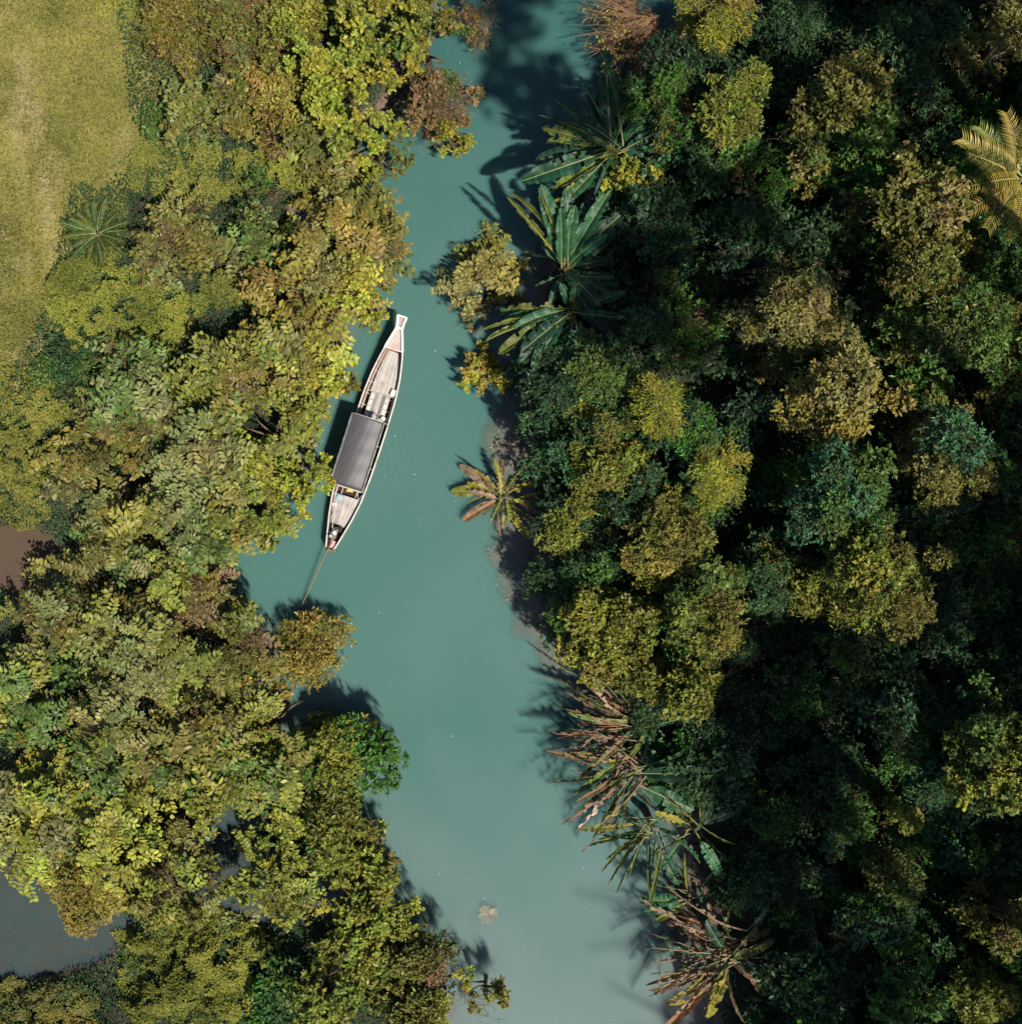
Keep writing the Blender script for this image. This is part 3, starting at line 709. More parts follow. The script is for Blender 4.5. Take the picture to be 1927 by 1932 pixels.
# ------------------------------------------------------------------ banana and traveller's palms
def paddle(seed, L, Wd, fold, arch, pet=.16, torn=.25, dead=False):
    random.seed(seed); b = MB(); rb = MB(); n = 26; mid = []
    sidew = random.uniform(-.06, .06)
    for i in range(n + 1):
        t = i / n
        mid.append(Vector((L * t * (1 - .04 * arch * t), L * sidew * math.sin(t * 2.5), L * (.06 * t + .10 * math.sin(t * 1.6) - arch * t * t * .38))))
    rb.tube(mid, [(.0075 if not dead else .0085) * (1 - .85 * i / n) + .002 for i in range(n + 1)], 5)
    def hw(t):
        if t < pet: return 0.0
        s = (t - pet) / (1 - pet); return Wd * .5 * (min(1, s * 4.2) ** .55) * (max(0, 1 - s ** 5) ** .6)
    for sg in (-1, 1):
        f0 = math.radians(fold) + random.gauss(0, .12); gap = [False] * (n + 1)
        for i in range(n):
            t0, t1 = i / n, (i + 1) / n
            if t1 <= pet: continue
            w0, w1 = hw(max(t0, pet + .001)), hw(t1)
            if not dead and random.random() < torn:
                k = random.uniform(.25, .85); w0 *= k; w1 *= k * random.uniform(.7, 1)
            if dead:
                if math.sin(i * 1.7 + seed * 3.1 + sg * 2) < -.55: continue
                k = .3 + .7 * abs(math.sin(i * .75 + seed + sg)); w0 *= k; w1 *= .3 + .7 * abs(math.sin((i + 1) * .75 + seed + sg))
            cr = random.gauss(0, .12) + 1.1 * math.sin(t0 * 8 + seed * 1.3 + sg) if dead else random.gauss(0, .09)
            def edge(i_, w, q):
                ff = f0 + cr + .12 * math.sin(i_ * .9 + seed)
                back = .12 * w
                return mid[i_] + Vector((back, sg * w * math.cos(ff) * q, w * math.sin(ff) * q + (-.10 * w if q > .9 else 0)))
            tn = min(1, max(0, .5 + random.gauss(0, .14)))
            b.add([mid[i], mid[i + 1], edge(i + 1, w1, .55), edge(i, w0, .55), edge(i + 1, w1 * .97, 1), edge(i, w0 * .97, 1)], [(0, 1, 2, 3), (3, 2, 4, 5)] if sg < 0 else [(3, 2, 1, 0), (5, 4, 2, 3)], tn)
    return b.mesh('leaf', [M['paddle']], False), rb.mesh('midrib', [M['ribdead'] if dead else M['rib']], True)

PD = {
    'g': [paddle(10 + i, 1, .25, 8 + 8 * i, .45, .14, .10) for i in range(4)],          # broad green blade
    'e': [paddle(30 + i, 1, .135, 52 + 8 * i, .25, .15, .2) for i in range(4)],          # blade folded upright
    't': [paddle(50 + i, 1, .21, 22 + 10 * i, .5, .16, .45) for i in range(3)],           # torn blade
    'd': [paddle(70 + i, 1, .10, -10 + 18 * i, .35 + .2 * i, .12, .6, True) for i in range(6)],    # withered blade
}
LC = {'G': (.022, .088, .036), 'K': (.014, .052, .028), 'Y': (.20, .185, .03), 'B': (.15, .098, .056), 'P': (.25, .175, .125), 'R': (.21, .105, .06), 'O': (.10, .12, .022), 'W': (.38, .30, .25)}
def banana(name, label, px, py, hc, leaves, seed, cat='banana plant', group=None, stems=1, spread=.12, grow=1.12):
    random.seed(seed); x, y = W(px, py, hc); z0 = max(tz(x, y), -.4)
    root = empty(name, (x, y, z0)); tag(root, label, cat, group)
    leaves = leaves + [(random.uniform(0, 360), random.uniform(28, 48), 'g' if hc > 2.8 else 'e', random.choice('GKO'), random.uniform(40, 62)) for _ in range(4 if hc > 1 else 0)]
    for k in range(stems):
        b = MB(); o = rv(.22) * (k > 0)
        b.tube([(o.x, o.y, -.3), (o.x * .8, o.y * .8, (hc - z0) * .5), (o.x * .3, o.y * .3, hc - z0)], [.13, .10, .06], 8)
        b.build('stem', M['twig'], root, True)
    for ang, ln, kd, c, pitch in leaves:
        ln *= grow
        me, rb = random.choice(PD[kd]); a = R(ang)
        L = ln * K * (H - hc) / H / max(.35, math.cos(R(pitch)))
        o = Vector((math.cos(a), math.sin(a), 0)) * random.uniform(.0, .2) + Vector((random.gauss(0, spread), random.gauss(0, spread), 0))
        lf = link('leaf', me, root, (o.x, o.y, hc - z0 + random.uniform(-.55, .12)), (random.gauss(0, .3), -R(pitch), a), (L, L * random.uniform(.8, 1.15), L), vary(LC[c], .18))
        link('midrib', rb, lf)
    return root

def fan(a0, a1, n, l0, l1, kds, cols, p0, p1):
    return [(a0 + (a1 - a0) * (i + random.uniform(.2, .8)) / n, random.uniform(l0, l1), random.choice(kds), random.choice(cols), random.uniform(p0, p1)) for i in range(n)]
random.seed(3)
banana('traveller_palm', 'dark green banana clump at upper right with leaves fanned toward the river', 1160, 283, 3.4,
       [(123, 142, 'e', 'G', 12), (109, 150, 'e', 'G', 16), (95, 150, 'g', 'K', 14), (131, 110, 'e', 'K', 10), (153, 106, 'g', 'G', 6), (163, 122, 't', 'O', 2), (169, 108, 't', 'O', 0), (195, 128, 'e', 'O', 4), (200, 165, 'g', 'K', 2),
        (206, 155, 'e', 'O', 2), (211, 148, 't', 'O', 0), (219, 133, 't', 'Y', -6), (226, 120, 'g', 'K', -8), (250, 134, 'g', 'G', -8), (178, 110, 'g', 'K', -10), (185, 130, 'g', 'K', -4), (25, 80, 'g', 'K', 10), (60, 70, 'g', 'K', 30), (325, 80, 'g', 'K', 0), (285, 90, 'g', 'K', 0)] + fan(95, 260, 18, 80, 140, 'gge', 'GKK', -18, 8) + fan(-60, 80, 6, 70, 110, 'g', 'K', -10, 20), 5, stems=3)
banana('banana_plant', 'tall green banana clump with upright leaves in the river bend, upper right', 1068, 505, 3.2,
       [(134, 140, 'e', 'O', 16), (137, 150, 'e', 'O', 10), (112, 128, 'e', 'O', 18), (103, 95, 'g', 'G', 34), (93, 92, 'g', 'G', 30), (80, 98, 'g', 'G', 26), (66, 95, 'g', 'K', 22), (38, 112, 'g', 'K', 12), (50, 98, 'g', 'G', 20), (330, 60, 'g', 'K', 8), (250, 60, 'g', 'K', -10), (200, 50, 't', 'G', -14)] + fan(30, 130, 12, 85, 130, 'g', 'GGK', 2, 30) + fan(-70, 40, 6, 60, 100, 'g', 'K', -5, 15), 6, stems=2)
banana('banana_plant', 'green banana clump with wide glossy leaves spread left and down, above the small gold bush', 1080, 588, 3.0,
       [(172, 72, 'g', 'G', 6), (178, 120, 't', 'O', 0), (193, 158, 'e', 'O', 4), (200, 155, 'e', 'O', 2), (209, 145, 't', 'O', 0), (216, 100, 'g', 'G', 2), (226, 128, 'g', 'G', -4), (232, 150, 'g', 'G', -4), (243, 110, 'g', 'K', -6), (256, 125, 'g', 'K', -6), (270, 115, 'g', 'K', -4), (190, 50, 'g', 'G', 22), (300, 60, 'g', 'K', 8), (330, 55, 'g', 'K', 12), (20, 60, 'g', 'K', 12), (120, 50, 'g', 'K', 40)] + fan(165, 285, 15, 85, 145, 'ggt', 'GGKG', -16, 8) + fan(-70, 60, 7, 60, 100, 'g', 'K', -5, 20), 7, stems=2)
banana('banana_plant', 'low yellow banana plant with a reddish leaf standing in the shallow river', 949, 938, .75,
       [(186, 86, 'g', 'Y', -4), (212, 78, 'g', 'R', -6), (149, 88, 'g', 'P', -9), (143, 72, 'e', 'Y', 6), (101, 60, 'e', 'Y', 22), (66, 46, 't', 'Y', 26), (14, 52, 'e', 'Y', 18), (30, 40, 'e', 'Y', 22), (325, 56, 'e', 'Y', 8), (303, 72, 't', 'Y', 2), (262, 56, 't', 'Y', 0), (270, 50, 'e', 'R', 4), (165, 60, 't', 'P', -8), (235, 34, 'g', 'O', 25), (120, 38, 'g', 'O', 30), (350, 30, 'g', 'O', 35)] + fan(0, 360, 12, 45, 75, 'et', 'YYOB', -2, 20), 8, grow=1.2)
banana('banana_plant', 'dead banana clump with tan leaves over the river, topmost of the lower group', 1196, 1378, 2.6,
       fan(125, 225, 38, 60, 150, 'ddde', 'BPBBOKB', -22, 22) + [(128, 70, 'e', 'O', 20), (104, 74, 'e', 'O', 24), (20, 70, 'e', 'G', 14), (58, 66, 'd', 'B', 14), (318, 50, 'g', 'G', 10), (170, 130, 'e', 'O', 4), (285, 60, 't', 'O', 4)], 9, stems=2, spread=.32)
banana('banana_plant', 'half-dead banana clump with pale dry and folded green leaves amid the lower group', 1193, 1448, 2.6,
       fan(140, 250, 40, 50, 150, 'ddde', 'BPWBBKO', -22, 24) + [(215, 110, 'e', 'O', 10), (238, 118, 'e', 'O', 4), (224, 90, 'e', 'G', 8), (258, 80, 'e', 'Y', 4), (28, 118, 'e', 'G', 8), (3, 150, 'g', 'K', 4), (336, 105, 'g', 'G', 4), (318, 110, 'g', 'G', -2), (292, 105, 'g', 'G', -6), (350, 75, 'd', 'B', 0), (185, 60, 't', 'Y', 16), (60, 55, 't', 'O', 25)], 10, stems=3, spread=.34)
banana('banana_plant', 'dark green spiky banana clump over the water below the half-dead clump', 1234, 1562, 2.5,
       fan(165, 280, 18, 75, 122, 'ee', 'OGOK', -6, 12) + [(135, 60, 'e', 'O', 16), (150, 90, 'e', 'K', 6), (300, 100, 'g', 'K', -8), (320, 110, 't', 'G', -4), (15, 60, 'e', 'O', 14), (40, 66, 'g', 'G', 10), (250, 80, 'd', 'P', -12)], 12, stems=2, spread=.22)
banana('banana_plant', 'green banana plant with a yellow hanging leaf on the bank right of the spiky clump', 1312, 1566, 2.6,
       [(140, 80, 'e', 'O', 14), (100, 84, 'e', 'O', 20), (160, 66, 't', 'Y', 8), (192, 70, 'e', 'G', 6), (210, 80, 'e', 'O', 2), (232, 92, 'e', 'G', -2), (300, 84, 'g', 'G', -6), (292, 108, 't', 'Y', -12), (335, 70, 'e', 'O', 4), (20, 70, 'g', 'K', 8), (60, 60, 'g', 'K', 12)], 13)
banana('banana_plant', 'small dark banana plant at the water edge between the spiky and the bottom clumps', 1300, 1690, 1.8,
       [(165, 78, 't', 'K', 2), (182, 82, 'g', 'G', 0), (198, 74, 'g', 'G', -2), (214, 72, 'g', 'O', -4), (150, 70, 'e', 'K', 6), (300, 70, 'g', 'K', 0), (60, 90, 'e', 'G', 8), (118, 84, 'e', 'G', 8), (95, 76, 'e', 'O', 12)], 14)
banana('banana_plant', 'brown and yellow dying banana clump at the bottom edge of the right bank', 1385, 1800, 2.4,
       [(150, 92, 'd', 'R', 4), (104, 84, 't', 'B', 16), (52, 86, 't', 'B', 12), (22, 100, 't', 'O', 4), (356, 72, 'd', 'W', 4), (300, 90, 'd', 'B', -6), (296, 105, 't', 'R', -10), (259, 125, 't', 'Y', -10), (246, 110, 't', 'Y', -12), (222, 150, 't', 'Y', -8), (210, 110, 'e', 'Y', 0), (120, 70, 'g', 'K', 14), (340, 80, 'g', 'K', 0)] + fan(140, 230, 48, 60, 165, 'ddde', 'BBPKBR', -22, 20) + fan(-80, 130, 10, 60, 105, 'te', 'BOBK', -8, 16), 15, stems=3, spread=.3)

# small tree fern at the field edge, palm at the right edge
def frond(seed, L, wl, n, droop):
    random.seed(seed); b = MB(); pts = [Vector((L * i / 12, 0, L * (.22 * (i / 12) - droop * (i / 12) ** 2))) for i in range(13)]
    b.tube(pts, [.022 * L * .5 * (1 - .85 * i / 12) + .003 for i in range(13)], 4, .6, 1)
    for k in range(n):
        t = .1 + .9 * k / n; f = t * 12; i = min(int(f), 11); p = pts[i].lerp(pts[i + 1], f - i)
        for sg in (-1, 1):
            l = wl * math.sin(min(1, t * 1.15 + .12) * 2.6) ** .6 * random.uniform(.88, 1.08) + .02
            d = Vector((.55 + .3 * t, sg, random.uniform(-.05, .32))).normalized()
            e = p + d * l - Vector((0, 0, .25 * l)); m_ = p + d * l * .5 + Vector((0, 0, .03 * l)); w = Vector((.034 * L * .5, 0, .006))
            b.add([p - w * .5, p + w * .5, m_ + w, e, m_ - w], [(0, 1, 2, 4), (4, 2, 3)], min(1, max(0, .5 + random.gauss(0, .18))))
    return b.mesh('frond', [M['paddle'], M['rib']])
def palm(name, label, cat, px, py, hc, n, L, cols, tm, seed, p0, p1, a0=0, a1=360):
    random.seed(seed); x, y = W(px, py, hc); z0 = max(tz(x, y), -.2); root = empty(name, (x, y, z0)); tag(root, label, cat)
    b = MB(); b.tube([(0, 0, -.4), (.1, 0, (hc - z0) * .5), (0, 0, hc - z0)], [.16, .12, .09], 9); b.build('trunk', M['bark'], root, True)
    for k in range(n):
        a = R(a0 + (a1 - a0) * (k + random.uniform(-.2, .2)) / n)
        link('frond', random.choice(tm), root, (.08 * math.cos(a), .08 * math.sin(a), hc - z0 + random.uniform(-.2, .1)), (random.gauss(0, .15), -R(random.uniform(p0, p1)), a), L * random.uniform(.82, 1.1), vary(random.choice(cols)))
palm('palm', 'yellow feather palm at the right edge', 'palm', 1930, 335, 6.2, 17, 1.3, [(.25, .21, .04), (.20, .19, .04), (.12, .14, .035), (.22, .16, .04)], [frond(800 + i, 1.9, .5, 26, .34) for i in range(3)], 4, -8, 35)
palm('tree_fern', 'small tree fern with feathery fronds at the field edge', 'fern', 185, 440, 1.3, 19, 1.1, [(.07, .10, .02), (.12, .125, .025), (.05, .09, .025)], [frond(820 + i, 1.15, .22, 24, .3) for i in range(3)], 6, 0, 30)

# ------------------------------------------------------------------ ground cover, grass, water weed (uncountable)
def scatter_leaves(name, xs, ys, zs, L, Wd, tint, mat, color, label, cat, tilt=.6):
    n = len(xs); a = NP.uniform(0, 2 * np.pi, n); el = NP.normal(.15, tilt * .5, n)
    d = np.stack([np.cos(a) * np.cos(el), np.sin(a) * np.cos(el), np.sin(el)], -1)
    s = np.stack([-np.sin(a), np.cos(a), NP.normal(0, tilt, n)], -1); s /= np.linalg.norm(s, axis=1)[:, None]
    p = np.stack([xs, ys, zs], -1); L = (L * NP.uniform(.6, 1.35, n))[:, None]; Wd = (Wd * NP.uniform(.7, 1.3, n))[:, None]
    v = np.stack([p, p + d * L * .5 + s * Wd * .5, p + d * L, p + d * L * .5 - s * Wd * .5], 1).reshape(-1, 3)
    me = np_mesh(name, v, np.arange(n * 4).reshape(-1, 4), tint, [M[mat]])
    o = link(name, me, color=color); tag(o, label, cat, None, 'stuff'); return o

def patch(cx, cy, rx, ry, dens, zfun):
    n = int(dens * 4 * rx * ry * K * K); px = NP.uniform(cx - rx, cx + rx, n); py = NP.uniform(cy - ry, cy + ry, n)
    x = (px - 963.5) * K; y = -(py - 966) * K
    q = ((px - cx) / rx) ** 2 + ((py - cy) / ry) ** 2 + (vnoise(x, y, .8) - .5) * .9 + (vnoise(x, y, .3) - .5) * .35
    k = q < .8; x, y = x[k], y[k]; return x, y, zfun(x, y, q[k])
def mat_z(h):
    return lambda x, y, q: np.maximum(terrain(x, y), -.02) + h * (.05 + .9 * vnoise(x + 7, y, .7) ** 1.4 + .7 * vnoise(x, y + 3, .3) ** 1.6) * np.clip(1.25 - q, .15, 1) + NP.uniform(0, .1, len(x))
def mtint(x, y): return np.clip(.5 + (vnoise(x, y, 1.3) - .5) * .7 + NP.normal(0, .17, len(x)), 0, 1)
CREEP = [
 (610, 330, 130, 70, .5, (.165, .145, .028), 'yellow-olive creeper mat below the bright yellow-green tree'),
 (380, 340, 130, 65, .4, (.155, .135, .03), 'olive creeper mat at the upper field edge'),
 (250, 590, 150, 110, .5, (.155, .14, .026), 'broad yellow-olive creeper mat at the field edge below the tree fern'),
 (70, 830, 100, 130, .4, (.17, .14, .03), 'straw-green creeper mat at the left edge above the mud pool'),
 (375, 1815, 170, 115, .5, (.16, .14, .025), 'yellow-olive creeper mat below the still pond at the bottom left'),
 (100, 1920, 170, 40, .4, (.17, .12, .03), 'brownish creeper mat along the bottom left corner'),
 (70, 1880, 150, 42, .35, (.13, .105, .03), 'brown-green creeper strip along the lower rim of the still pond'),
 (40, 960, 80, 40, .3, (.15, .12, .03), 'straw creeper patch along the upper rim of the mud pool'),
 (470, 540, 100, 60, .4, (.14, .125, .028), 'small olive creeper mat beside the golden olive bush'),
 (310, 30, 110, 60, .35, (.16, .14, .03), 'olive creeper mat at the top edge by the field'),
 (150, 1130, 90, 40, .3, (.12, .11, .03), 'green creeper strip below the mud pool'),
]
for cx, cy, rx, ry, h, c, lb in CREEP:
    c = (c[0] * 1.02, c[1] * 1.22, c[2] * 1.1)
    x, y, z = patch(cx, cy, rx, ry, 1250, mat_z(h * 1.7)); k = vnoise(x, y + 9, .24) + .5 * vnoise(x + 4, y, .6) > .5; x, y, z = x[k], y[k], z[k]
    scatter_leaves('creeper_mat', x, y, z, .105, .062, mtint(x, y), 'matleaf', c, lb, 'creeper')
# low leafy floor under the left thicket; hides soil, coloured dark so gaps read as shade
n = 170000; x = NP.uniform(-22.5, -3, n); y = NP.uniform(-22.5, 22.5, n)
k = (x < curve_x(BL, y) - .1) & (x > curve_x(FL, y) - .2) & (terrain(x, y) > .03) & (vnoise(x, y, 1.6) > .1); x, y = x[k], y[k]
scatter_leaves('ground_cover', x, y, terrain(x, y) + NP.uniform(.03, .6, len(x)), .10, .06, mtint(x, y), 'matleaf', (.034, .078, .028), 'low green ground cover under the left bank bushes', 'ground cover')
n = 85000; x = NP.uniform(1, 23, n); y = NP.uniform(-22.5, 22.5, n)
k = (x > curve_x(BR, y) + .05) & (vnoise(x, y, 1.6) > .3); x, y = x[k], y[k]
scatter_leaves('ground_cover', x, y, terrain(x, y) + NP.uniform(.03, .8, len(x)), .17, .09, mtint(x, y), 'matleaf', (.022, .05, .022), 'dark ground cover under the right bank trees', 'ground cover')
# grass of the field
n = 260000; x = NP.uniform(-24, -11.5, n); y = NP.uniform(0, 23, n)
f = curve_x(FL, y) - x + (vnoise(x, y, .9) - .5) * 1.4
bare = vnoise(x, y * .5, .8) * .6 + vnoise(x, y * .5, .33) * .4
k = (f > -1.6) & (NP.uniform(0, 1, n) > .8 * np.maximum(.75 * sstep(.5, .75, bare), .6 * track(x, y))); x, y = x[k], y[k]
z = terrain(x, y); n = len(x); a = NP.uniform(0, 2 * np.pi, n); hgt = NP.uniform(.04, .12, n); ln = NP.uniform(.05, .14, n); wd = NP.uniform(.008, .02, n)
d = np.stack([np.cos(a), np.sin(a), np.zeros(n)], -1); s = np.stack([-np.sin(a), np.cos(a), np.zeros(n)], -1); p = np.stack([x, y, z], -1); up = np.array([[0, 0, 1.0]])
v = np.stack([p - s * wd[:, None], p + s * wd[:, None], p + s * wd[:, None] * .5 + d * ln[:, None] * .6 + up * hgt[:, None], p + d * ln[:, None] + up * hgt[:, None] * .8], 1).reshape(-1, 3)
tn = np.clip(.5 + (vnoise(x, y, 1.8) - .5) * .8 + (vnoise(x, y, .5) - .5) * .3 + NP.normal(0, .12, n), 0, 1)
tag(link('grass', np_mesh('grass', v, np.arange(n * 4).reshape(-1, 4), tn, [M['matleaf']]), color=(.225, .215, .058)), 'short dry yellow-green grass of the field in the upper left', 'grass', None, 'stuff')
# weed in the shallows
WEED = [(965, 880, 45, 80, 'brown water weed in the shallows above the yellow banana plant'), (975, 1050, 55, 85, 'brown water weed in the shallows below the yellow banana plant'), (1045, 1215, 45, 70, 'pinkish brown water weed along the lower right bank'),
        (90, 1790, 160, 70, 'brown water weed under the still pond'), (930, 620, 40, 40, 'brown weed beside the green banana clump')]
for cx, cy, rx, ry, lb in WEED:
    x, y, z = patch(cx, cy, rx, ry, 420 if cx > 200 else 330, lambda x, y, q: np.maximum(terrain(x, y), -.3) + NP.uniform(0, .2, len(x)) * vnoise(x, y, .45))
    k = (vnoise(x + 2, y, .42) + .6 * vnoise(x, y + 5, .17) > .72) | (cx < 200); x, y, z = x[k], y[k], z[k]
    z = np.minimum(z, -.012) - .16 * vnoise(x, y, .9)
    scatter_leaves('water_weed', x, y, z, .17, .035, mtint(x, y), 'matleaf', (.28, .195, .15) if cx > 200 else (.12, .085, .05), lb, 'water weed')
random.seed(31); rx_, ry_ = W(922, 1730)
ros = empty('submerged_plant', (rx_, ry_, -.26)); tag(ros, 'pale brown rosette plant lying just under the surface in the lower river', 'water plant')
b = MB(); leaf(b, (0, 0, 0), (1, 0, 0), (0, 0, 1), .40, .25, .12, .05, .5, 0, .5); lm_ = b.mesh('leaf', [M['matleaf']])
for k in range(12):
    a = k * 2 * math.pi / 12 + random.gauss(0, .12)
    link('leaf', lm_, ros, (.03 * math.cos(a), .03 * math.sin(a), .07 + .006 * (k % 3)), (random.gauss(0, .12), random.gauss(0, .05), a), random.uniform(.8, 1.15), vary((.33, .26, .18), .2))
link('stem', trunk_mesh(.3, .1, [], .03), ros, (0, 0, -.25))
# specks drifting on the water
n = 85; y = NP.uniform(-21, 20, n); t = NP.uniform(0, 1, n); x = curve_x(BL, y) * (1 - t) + curve_x(BR, y) * t
k = terrain(x, y) < -.15; x, y = x[k], y[k]
scatter_leaves('floating_petals', x, y, np.full(len(x), .012), .055, .04, NP.uniform(.1, .7, len(x)), 'matleaf', (.45, .48, .44), 'tiny pale petals drifting on the river', 'petals', .05)

# ------------------------------------------------------------------ long-tail boat
M['wood'] = simple_mat('weathered_plank', (0.45, 0.425, 0.415), 0.75, (0.35, 0.325, 0.315), 5, .25, (1, 9, 9), dirt=(.28, .235, .215))
M['paintw'] = simple_mat('white_boat_paint', (0.62, 0.60, 0.57), 0.55, (0.48, 0.45, 0.42), 7, dirt=(.33, .28, .24))
M['hull'] = simple_mat('hull_brown_paint', (0.27, 0.14, 0.09), 0.65, (0.17, 0.10, 0.07), 6)
M['bilge'] = simple_mat('dark_bilge_timber', (0.06, 0.04, 0.032), 0.85, (0.03, 0.022, 0.02), 8)
M['deckpink'] = simple_mat('faded_pink_deck', (0.42, 0.38, 0.37), 0.7, (0.36, 0.30, 0.29), 4, dirt=(.38, .23, .21))
M['tarp'] = simple_mat('black_tarpaulin', (0.060, 0.058, 0.066), 0.52, (0.085, 0.082, 0.092), 2.2, .15, (1, 5, 1), spec=.5)
M['pipe'] = simple_mat('pale_tube', (0.50, 0.50, 0.46), 0.5, (0.38, 0.38, 0.34), 9)
M['steel'] = simple_mat('worn_engine_metal', (0.50, 0.47, 0.45), 0.4, (0.2, 0.18, 0.17), 16, metal=.5)
M['black'] = simple_mat('black_rubber', (0.02, 0.018, 0.018), 0.6)
M['rust'] = simple_mat('rusty_steel', (0.20, 0.15, 0.10), 0.7, (0.12, 0.09, 0.06), 9)
M['pinkp'] = simple_mat('pink_paint', (0.55, 0.27, 0.26), 0.6, (0.45, 0.3, 0.3), 8)
M['white'] = simple_mat('white_plastic', (0.8, 0.79, 0.77), 0.4)
M['blue'] = simple_mat('pale_blue_cloth', (0.30, 0.42, 0.52), 0.8, (0.36, 0.48, 0.56), 6)
M['yellow'] = simple_mat('yellow_cloth', (0.70, 0.47, 0.14), 0.8, (0.55, 0.36, 0.1), 9)

bx0, by0 = (661 - 1021.5) / 50 * .989, -(1097 - 1024) / 50 * .989
boat = empty('longtail_boat', (bx0, by0, 0), R(72.16))
tag(boat, 'narrow wooden long-tail boat with black canopy moored against the left bank bushes', 'boat')
SU = [0.0, .3, .69, 1.3, 2.1, 3.2, 4.2, 5.3, 6.4, 7.2, 7.8, 8.3, 8.7, 9.06, 9.3, 9.5]
SB = [.17, .25, .335, .475, .60, .66, .68, .68, .655, .58, .475, .36, .24, .125, .15, .19]
SG = [.62, .58, .55, .50, .47, .45, .44, .44, .46, .51, .58, .68, .80, .95, 1.08, 1.18]
SK = [.30, .12, -.05, -.18, -.24, -.26, -.26, -.26, -.25, -.2, -.08, .10, .34, .66, .88, 1.04]
fb = lambda u: float(np.interp(u, SU, SB)); fg = lambda u: float(np.interp(u, SU, SG)); fk = lambda u: float(np.interp(u, SU, SK))
b = MB(); us = np.linspace(0, 9.5, 48); ring = []
for u in us:
    w, g, k = fb(u), fg(u), fk(u); th = .035; wi = max(w - th, .02)
    ring.append([(u, -w, g), (u, -w * .94, k + (g - k) * .45), (u, -w * .6, k), (u, 0, k - .03), (u, w * .6, k), (u, w * .94, k + (g - k) * .45), (u, w, g),
                 (u, wi, g), (u, wi * .92, k + (g - k) * .45), (u, wi * .58, k + .05), (u, 0, k + .03), (u, -wi * .58, k + .05), (u, -wi * .92, k + (g - k) * .45), (u, -wi, g)])
vs = [p for r_ in ring for p in r_]; fs = []; ns = 14
for i in range(len(us) - 1):
    for k in range(ns): fs.append((i * ns + k, (i + 1) * ns + k, (i + 1) * ns + (k + 1) % ns, i * ns + (k + 1) % ns))
for i in (0, len(us) - 1): fs.append(tuple(i * ns + k for k in range(7))); 
b.add(vs, fs); b.build('hull', M['hull'], boat, False)
def strip(name, mat, u0, u1, v0, v1, z, th, n=14, parent=boat, inset=None):
    """plank following the hull; v as fraction of half-beam"""
    b = MB(); L = np.linspace(u0, u1, n)
    for sgn in (0,):
        top = [(u, v0 * (fb(u) - .04), z(u) if callable(z) else z) for u in L]; bot = [(u, v1 * (fb(u) - .04), z(u) if callable(z) else z) for u in L]
    vs = []
    for a_, c_ in zip(top, bot): vs += [a_, c_, (c_[0], c_[1], c_[2] - th), (a_[0], a_[1], a_[2] - th)]
    fs = [(0, 1, 2, 3)]
    for i in range(n - 1):
        for k in range(4): fs.append((i * 4 + k, (i + 1) * 4 + k, (i + 1) * 4 + (k + 1) % 4, i * 4 + (k + 1) % 4))
    fs.append(tuple((n - 1) * 4 + k for k in (3, 2, 1, 0))); b.add(vs, fs)
    return b.build(name, mat, parent)
for sg in (-1, 1):      # gunwale rails, white bow boards
    b = MB(); L = np.linspace(.02, 8.25, 40); vs = []
    for u in L:
        w = fb(u); g = fg(u) + .004; vs += [(u, sg * (w + .016), g), (u, sg * (w - .036), g), (u, sg * (w - .036), g + .035), (u, sg * (w + .016), g + .035)]
    fs = [(0, 1, 2, 3), tuple(39 * 4 + k for k in range(4))]
    for i in range(39):
        for k in range(4): fs.append((i * 4 + k, (i + 1) * 4 + k, (i + 1) * 4 + (k + 1) % 4, i * 4 + (k + 1) % 4))
    b.add(vs, fs); b.build('gunwale', M['paintw'], boat)
    b = MB(); L = np.linspace(8.25, 9.49, 14); vs = []
    for u in L:
        w = fb(u); g = fg(u) + .01; vs += [(u, sg * (w + .03), g), (u, sg * max(w - .065, .03), g), (u, sg * max(w - .065, .03), g + .05), (u, sg * (w + .03), g + .05)]
    fs = [(0, 1, 2, 3), tuple(13 * 4 + k for k in range(4))]
    for i in range(13):
        for k in range(4): fs.append((i * 4 + k, (i + 1) * 4 + k, (i + 1) * 4 + (k + 1) % 4, i * 4 + (k + 1) % 4))
    b.add(vs, fs); b.build('bow_board', M['white'], boat)
    strip('side_stringer', M['wood'], 5.35, 8.2, sg * .86, sg * .93, lambda u: fg(u) - .13, .03)
    strip('side_stringer', M['wood'], .9, 2.5, sg * .84, sg * .92, lambda u: fg(u) - .13, .03)
strip('bilge_floor', M['bilge'], .25, 8.3, -.97, .97, .055, .02, 30)
strip('foredeck', M['deckpink'], 8.27, 9.05, -.93, .93, lambda u: fg(u) - .06, .03)
strip('bow_deck', M['deckpink'], 9.1, 9.47, -.8, .8, lambda u: fg(u) - .05, .03)
b = MB(); b.box((9.07, 0, fg(9.07) + .05), (.07, .30, .05)); b.build('bow_crossbar', M['white'], boat)
b = MB(); b.box((9.5, 0, fg(9.5) + .045), (.06, .40, .06)); b.build('bow_crossbar', M['white'], boat)
b = MB(); b.box((8.24, 0, fg(8.24) - .03), (.04, .70, .05)); b.build('deck_edge', M['paintw'], boat)
edges = [-.84, -.52, -.2, .12, .44, .76]
for i in range(5): strip('floor_board', M['wood'], 6.47, 8.2, edges[i] + .008, edges[i + 1] - .008, .235 + .002 * (i % 2), .025)
strip('floor_rail', M['paintw'], 6.9, 8.15, .50, .56, .29, .05)
for i, (a, c) in enumerate(((-.20, -.075), (-.06, .065), (.08, .205))):
    strip('walkway_plank', M['wood'], 5.1, 6.44, a, c, .15 + .003 * i, .025)
